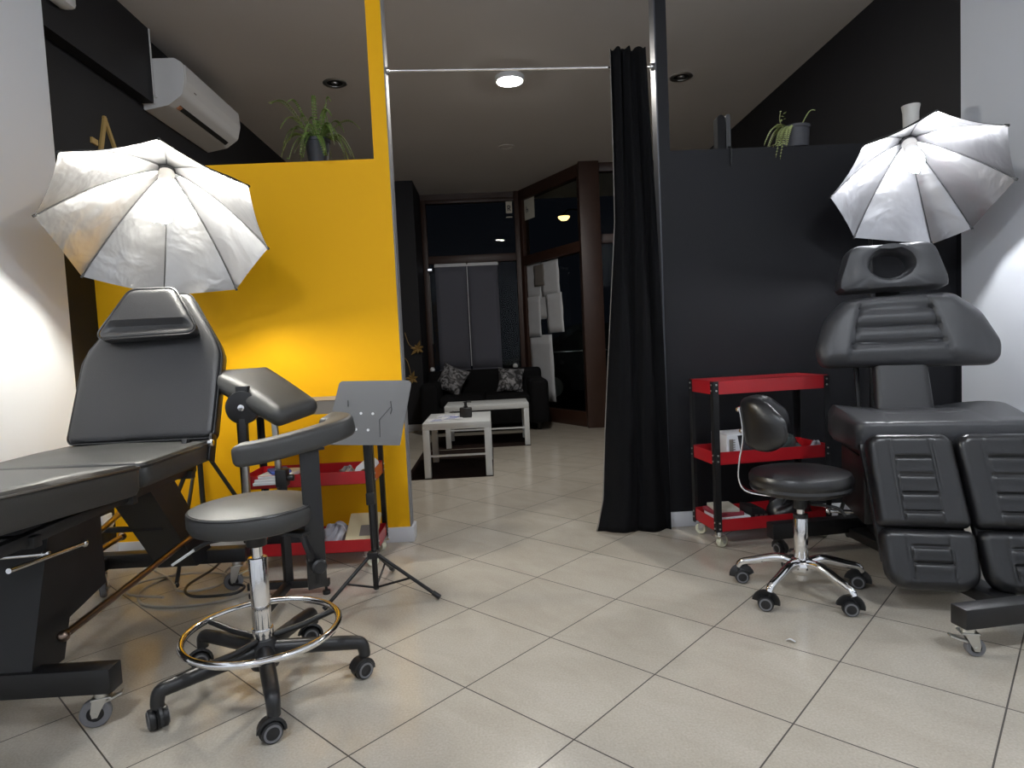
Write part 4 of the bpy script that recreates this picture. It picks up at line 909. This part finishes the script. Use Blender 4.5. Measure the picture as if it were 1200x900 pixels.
# ------------------------------------------------------------------ back room
def lack(label, x0, x1, y0, y1, zt, leg, group, shelf):
    t = thing('coffee_table', label, 'table', ((x0 + x1) / 2, (y0 + y1) / 2, 0), 0, group)
    B(x0, x1, y0, y1, zt - .05, zt, .0015).build('tabletop', 'white_lam', t)
    for x in (x0, x1 - leg):
        for y in (y0, y1 - leg): B(x, x + leg, y, y + leg, .0065, zt - .05, .0015).build('leg', 'white_lam', t)
    B(x0 + leg, x1 - leg, y0 + .012, y0 + .036, shelf, shelf + .014, .001).build('stretcher', 'white_lam', t)
    return t
lack('nearer white square legged coffee table with papers and a black bottle', -.565, -.045, 4.84, 5.56, .425, .05, 'white coffee tables', .165)
lack('farther white coffee table in front of the black sofa', -.50, .325, 6.22, 6.76, .42, .05, 'white coffee tables', .17)
single('rug', B(-.72, -.04, 4.83, 6.15, 0, .006, .002), 'rug', 'dark brown rug under the nearer white coffee table', 'rug')
single('rug', B(-.70, .33, 6.21, 7.10, 0, .006, .002), 'rug', 'dark brown rug under the farther white coffee table', 'rug')
bt_ = thing('pump_bottle', 'squat black pump bottle on the nearer white coffee table', 'bottle', (-.243, 5.17, .425))
m = MB(); m.box((-.243, 5.17, .425 + .04), (.098, .06, .08), 0, .008, 3); m.cyl((-.243, 5.17, .505), (-.243, 5.17, .518), .018, n=18, bev=.003); m.build('body', 'black_plastic', bt_)
m = MB(); m.cyl((-.243, 5.17, .518), (-.243, 5.17, .546), .012, n=16, bev=.002); m.cyl((-.243, 5.17, .546), (-.243, 5.17, .552), .02, n=16, bev=.002); m.bar((-.243, 5.17, .551), (-.195, 5.16, .549), .010, .008, .002); m.build('pump_head', 'black_plastic', bt_)
for k, (x, y, a, lb) in enumerate(((-.46, 5.06, .12, 'white leaflet with blue print nearest the front edge of the coffee table'), (-.40, 5.30, -.15, 'white leaflet with blue print farthest back on the nearer coffee table'), (-.355, 5.14, .05, 'white leaflet with a dark blue block beside the black pump bottle'))):
    z = .426 + .0015 * k; t = thing('leaflet', lb, 'leaflet', (x, y, z), 0, 'leaflets on the coffee table')
    MB().box((x, y, z + .0005), (.17, .21, .001), a).build('sheet', 'paper', t)
    R_ = Matrix.Rotation(a, 3, 'Z'); m = MB()
    for j in range(3): m.box(V((x, y, z + .0012)) + R_ @ V((-.02 + .015 * j, -.07 + .05 * j, 0)), (.09, .016, .0005), R_)
    if k == 2: m.box(V((x, y, z + .0012)) + R_ @ V((.02, .06, 0)), (.08, .045, .0005), R_)
    m.build('print', 'blue_ink', t)
SO = thing('sofa', 'low black two seat sofa below the grey blinds', 'sofa', (-.12, 7.75, 0))
m = MB(); m.box((-.12, 7.72, .20), (1.46, .84, .22), None, .02, 3); m.build('base', 'sofa', SO)
for s in (-1, 1): m = MB(); m.box((-.12 + s * .632, 7.70, .335), (.21, .92, .51), None, .055, 4); m.build('armrest', 'sofa', SO)
m = MB(); m.box((-.12, 8.10, .44), (1.44, .20, .52), Matrix.Rotation(-.10, 3, 'X'), .055, 4); m.build('back', 'sofa', SO)
for s in (-1, 1): m = MB(); m.box((-.12 + s * .265, 7.66, .355), (.525, .74, .13), None, .04, 4); m.build('seat_cushion', 'sofa', SO)
for s in (-1, 1):
    for y in (7.36, 8.08): m = MB(); m.cyl((-.12 + s * .62, y, 0), (-.12 + s * .62, y, .10), .022, .026, n=14); m.build('foot', 'black_plastic', SO)
def pillow(label, c, w, rot, tilt, yaw):
    R_ = Matrix.Rotation(yaw, 3, 'Z') @ Matrix.Rotation(tilt, 3, 'X') @ Matrix.Rotation(rot, 3, 'Y'); n = 18; vs = MB()
    for sg in (-1, 1):
        P_ = []
        for i in range(n + 1):
            row = []
            for j in range(n + 1):
                u, v = 2 * i / n - 1, 2 * j / n - 1; k = 1 - .13 * (1 - u * u) * abs(v) ** 3 - .0; k2 = 1 - .13 * (1 - v * v) * abs(u) ** 3
                h = .075 * ((1 - u * u) * (1 - v * v)) ** .55; row.append(V(c) + R_ @ V((u * w / 2 * k2, sg * -h, v * w / 2 * k)))
            P_.append(row)
        vs.grid(P_ if sg > 0 else P_[::-1])
    return single('cushion', vs, 'cushion', label, 'cushion', 'silver patterned cushions', angle=70)
pillow('silver leaf patterned cushion tilted on its corner at the left end of the sofa', (-.52, 7.86, .60), .36, .42, -.35, -.1)
pillow('silver leaf patterned cushion upright at the right end of the sofa', (.20, 7.80, .565), .33, .10, -.45, .0)
for x, lb in ((-.775, 'small pale ball on top of the sofa back at its left end'), (.277, 'small pale ball on top of the sofa back at its right end')):
    m = MB(); m.ball((x, 8.11, .724), .032, 18); single('ball', m, 'white_plastic', lb, 'ball')
for x0, x1, lb in ((-.714, -.292, 'left grey roller blind hanging behind the sofa'), (-.283, .125, 'right grey roller blind hanging behind the sofa')):
    bl_ = thing('roller_blind', lb, 'blind', ((x0 + x1) / 2, 8.46, .68), 0, 'grey roller blinds')
    m = MB(); m.cyl((x0 + .005, 8.47, 2.075), (x1 - .005, 8.47, 2.075), .018, n=16); m.box(((x0 + x1) / 2, 8.455, 2.062), (x1 - x0, .008, .028), None, .002); m.build('headrail', 'paper', bl_)
    m = MB(); m.grid([[(x0 + .008 + (x1 - x0 - .016) * i / 6, 8.458 + .003 * math.sin(3 * j + i), 2.07 - 1.37 * j / 10) for i in range(7)] for j in range(11)]); c_ = m.build('fabric', 'blind', bl_, angle=80)
    so_ = c_.modifiers.new('thick', 'SOLIDIFY'); so_.thickness = .002
    m = MB(); m.box(((x0 + x1) / 2, 8.458, .697), (x1 - x0 - .01, .010, .016), None, .002); m.build('bottom_bar', 'blind', bl_)
single('pull_cord', MB().tube([(-.287, 8.445, 2.07), (-.287, 8.445, 1.4), (-.286, 8.445, .74)], .006, 8), 'paper', 'thin white cord hanging between the two grey blinds', 'cord')
t = thing('indicator_light', 'small bright rectangular light at the upper left of the blinds', 'light', (-.775, 8.485, 2.02))  # glowing box added to draw a glint beside the blinds
m = MB(); m.box((-.775, 8.492, 2.02), (.07, .016, .05), None, .004); m.build('housing', 'black_plastic', t)
m = MB(); m.box((-.775, 8.483, 2.025), (.05, .003, .024), None, .001); m.build('lens', 'indicator', t)
MB().cyl((-.784, 8.494, 1.05), (-.784, 8.494, 1.95), .006, n=8).build('steel_rod', 'steel', wn)  # rod added to draw a vertical glint at the window
# papers and signs on the glass
def opt(s, d, z): c = OA + od * s + on * d; return V((c.x, c.y, z))
def sheet(s0, s1, z0, z1, d, mt, label, skew=0., n=6):
    m = MB(); f = .004
    m.grid([[opt(s0 + (s1 - s0) * i / n + skew * j / n, d + f * math.sin(2.2 * i + 1.7 * j), z1 + (z0 - z1) * j / n) for i in range(n + 1)] for j in range(n + 1)])
    o = m.build('paper_sheet', mt, None, angle=60, label=label, category='paper'); o['group'] = 'papers taped on the shop window'
    k = o.modifiers.new('thick', 'SOLIDIFY'); k.thickness = .0008
sheet(.06, .44, 1.56, 2.03, .020, 'paper_grey', 'upper left white paper sheet taped on the oblique shop window')
sheet(.42, .83, 1.58, 2.01, .024, 'paper_grey', 'upper right white paper sheet taped on the oblique shop window', .02)
sheet(.28, .52, 1.72, 1.99, .032, 'tray_grey', 'small grey paper sheet taped over the upper white papers on the shop window')
sheet(.06, .40, 1.08, 1.60, .028, 'paper_grey', 'middle left white paper sheet on the shop window')
sheet(.34, .56, 1.30, 1.66, .016, 'paper_grey', 'narrow middle paper sheet above the dark gap on the shop window')
sheet(.54, .90, 1.12, 1.60, .036, 'paper_grey', 'lowest sheet at the right edge of the papers on the shop window', .02)
sheet(.06, .62, .25, 1.10, .018, 'paper_grey', 'long bottom white paper sheet on the shop window beside the sofa', .03)
def sign(name, label, o, ex, ez, w, h, strokes):
    t = thing(name, label, 'sign', tuple(o), 0); ex, ez, o = V(ex), V(ez), V(o); n = ex.cross(ez)
    m = MB(); m.prism(rpoly([(0, 0), (w, 0), (w, h), (0, h)], .006), o, ex, ez, .002); m.build('sheet', 'paper_old', t)
    m = MB()
    for a, b in strokes:
        a, b = V(a), V(b); d = (b - a).normalized(); k = V((-d.y, d.x)) * .006; m.prism([a - k, b - k, b + k, a + k], o + n * .002, ex, ez, .001)
    m.build('lettering', 'dark_ink', t)
sign('window_sign', 'narrow pale paper sign with a dark letter at the top of the back window', (.262, 8.49, 2.715), (1, 0, 0), (0, 0, 1), .082, .155, [((.025, .03), (.025, .10)), ((.025, .10), (.055, .095)), ((.055, .095), (.055, .07)), ((.055, .07), (.027, .062)), ((.04, .064), (.060, .03))])
m = MB(); m.box((.303, 8.489, 2.665), (.08, .003, .016), None, .001); single('window_sticker', m, 'paper_old', 'thin pale strip just below the narrow paper sign', 'sticker')
sign('window_sign', 'wide pale paper sign at the top of the oblique shop window', opt(.10, .016, 2.60), -od * -1, (0, 0, 1), .24, .27, [((.05, .09), (.05, .17)), ((.05, .13), (.085, .135)), ((.085, .135), (.09, .095))])
# gold flowers on the pier
def gold_flower(label, base, mid, head, s):
    t = thing('flower_ornament', label, 'ornament', base); m = MB(); m.tube(spline([base, mid, head], 10), .004, 6); m.build('stem', 'dull_gold', t)
    m = MB(); h = V(head)
    for k in range(7):
        a = 2 * PI * k / 7 + .3; d = V((math.cos(a), -.25, math.sin(a))).normalized(); w = V((0, -1, 0)).cross(d).normalized(); L = s * (1 + .35 * math.sin(k * 2.1))
        m.add([h, h + d * L * .5 + w * s * .22, h + d * L + V((0, -.01, 0)), h + d * L * .5 - w * s * .22, h + d * L * .5 + V((0, -.012, 0))], [(0, 1, 4), (1, 2, 4), (2, 3, 4), (3, 0, 4)])
    m.build('petals', 'dull_gold', t, angle=10)
gold_flower('upper gold flower ornament on the dark pier left of the window', (-1.05, 7.757, 1.20), (-1.0, 7.74, 1.05), (-.905, 7.735, 1.00), .085)
gold_flower('lower gold flower ornament on the dark pier, nearer the floor', (-1.13, 7.757, .92), (-1.04, 7.74, .86), (-.995, 7.735, .64), .085)

# ------------------------------------------------------------------ outside the shop window
sl = thing('street_lamp', 'small warm glowing lamp outside behind the upper shop window', 'lamp', (1.6, 10.0, -.02))  # added glowing bowl and post stand for a lamp's reflection on the glass
lp_ = V((1.19, 9.9, 2.905))
m = MB(); m.lathe([(0, -.055), (.05, -.045), (.085, -.012), (.09, .012), (0, .014)], lp_, (0, 0, 1), 24); m.build('glowing_bowl', 'street', sl)
m = MB(); m.lathe([(.094, .010), (.07, .04), (.02, .055), (0, .056)], lp_, (0, 0, 1), 24); m.tube(spline([lp_ + V((0, 0, .05)), lp_ + V((.08, .05, .12)), lp_ + V((.25, .12, .12)), (1.6, 10.0, 2.9)], 6), .012, 8); m.cyl((1.6, 10.0, -.02), (1.6, 10.0, 2.95), .03, n=14); m.build('post', 'black_metal', sl)
cr = thing('parked_car', 'dark parked car outside behind the papered shop window', 'car', (2.1, 11.0, -.02))
side = rpoly([(-1.9, .22), (1.9, .22), (1.95, .62), (1.3, .80), (.75, 1.28), (-.75, 1.30), (-1.4, .86), (-1.95, .74)], [.08, .08, .12, .15, .2, .2, .15, .12], 4)
m = MB(); m.prism(side, (2.1, 11.9, -.02), (1, 0, 0), (0, 0, 1), 1.55); m.build('body', 'carpaint', cr)
m = MB()
for q in ([(-1.2, .88), (-.08, .88), (-.08, 1.20), (-.72, 1.20)], [(.02, .88), (1.02, .84), (.68, 1.18), (.02, 1.20)]): m.prism(q, (2.1, 10.352, -.02), (1, 0, 0), (0, 0, 1), .006)
m.build('side_windows', 'slot', cr)
m = MB(); m.box((2.1, 10.342, .84), (2.7, .010, .018), None, .003); m.build('chrome_trim', 'chrome', cr)
for x in (.95, 3.25):
    m = MB(); m.cyl((x, 10.34, .27), (x, 10.54, .27), .29, n=28, bev=.03); w = m.build('wheel', 'black_plastic', cr); m = MB(); m.cyl((x, 10.333, .27), (x, 10.345, .27), .17, n=20); m.build('wheel_rim', 'steel', w)

# ------------------------------------------------------------------ added unseen fill lamps in the front room, camera, world
FRONT_FILL = 96.  # strength of two unseen domes added to brighten the front room
M['led_front'] = glow('front_disc_glow', (.87, .93, 1.), FRONT_FILL)
for x, y, lb in ((-1.0, .2, 'round opal dome lamp on the ceiling of the front room, left of the camera'), (1.45, .2, 'round opal dome lamp on the ceiling of the front room, right of the camera')):
    cl = thing('ceiling_lamp', lb, 'lamp', (x, y, HC - .16), 0, 'front room ceiling lamps')
    m = MB(); m.lathe([(0, 0), (.160, 0), (.162, -.018), (.150, -.022), (0, -.022)], (x, y, HC), (0, 0, 1), 32); m.build('housing', 'white_plastic', cl)
    m = MB(); m.lathe([(0, -.16), (.05, -.155), (.10, -.128), (.135, -.08), (.145, -.022)], (x, y, HC), (0, 0, 1), 24); m.build('diffuser', 'led_front', cl)
w = bpy.data.worlds.new('night'); SC.world = w; w.use_nodes = True
w.node_tree.nodes['Background'].inputs[0].default_value = (.10, .12, .18, 1); w.node_tree.nodes['Background'].inputs[1].default_value = .02
PI_, RO_, YW_, FPX = .0622512, -.0472096, .02758, 747.3
d = V((math.sin(YW_) * math.cos(PI_), math.cos(YW_) * math.cos(PI_), -math.sin(PI_)))
r0 = V((math.cos(YW_), -math.sin(YW_), 0)); u0 = r0.cross(d); c_, s_ = math.cos(RO_), math.sin(RO_)
rr_, uu_ = c_ * r0 + s_ * u0, -s_ * r0 + c_ * u0
cam = bpy.data.objects.new('camera', bpy.data.cameras.new('camera')); COL.objects.link(cam)
cam.matrix_world = Matrix.Translation((0, 0, 1)) @ Matrix((rr_, uu_, -d)).transposed().to_4x4()
cam.data.sensor_width = 36; cam.data.lens = FPX / 1200 * 36; cam.data.clip_start = .02
SC.camera = cam
SC.view_settings.view_transform = 'Standard'; SC.view_settings.look = 'None'; SC.view_settings.gamma = 1; SC.view_settings.use_curve_mapping = False
SC.view_settings.exposure = 0.30
SC.cycles.max_bounces = 8; SC.cycles.diffuse_bounces = 5; SC.cycles.glossy_bounces = 4; SC.cycles.transparent_max_bounces = 12
SC.cycles.sample_clamp_indirect = 6; SC.cycles.use_denoising = True
SC.cycles.caustics_reflective = True
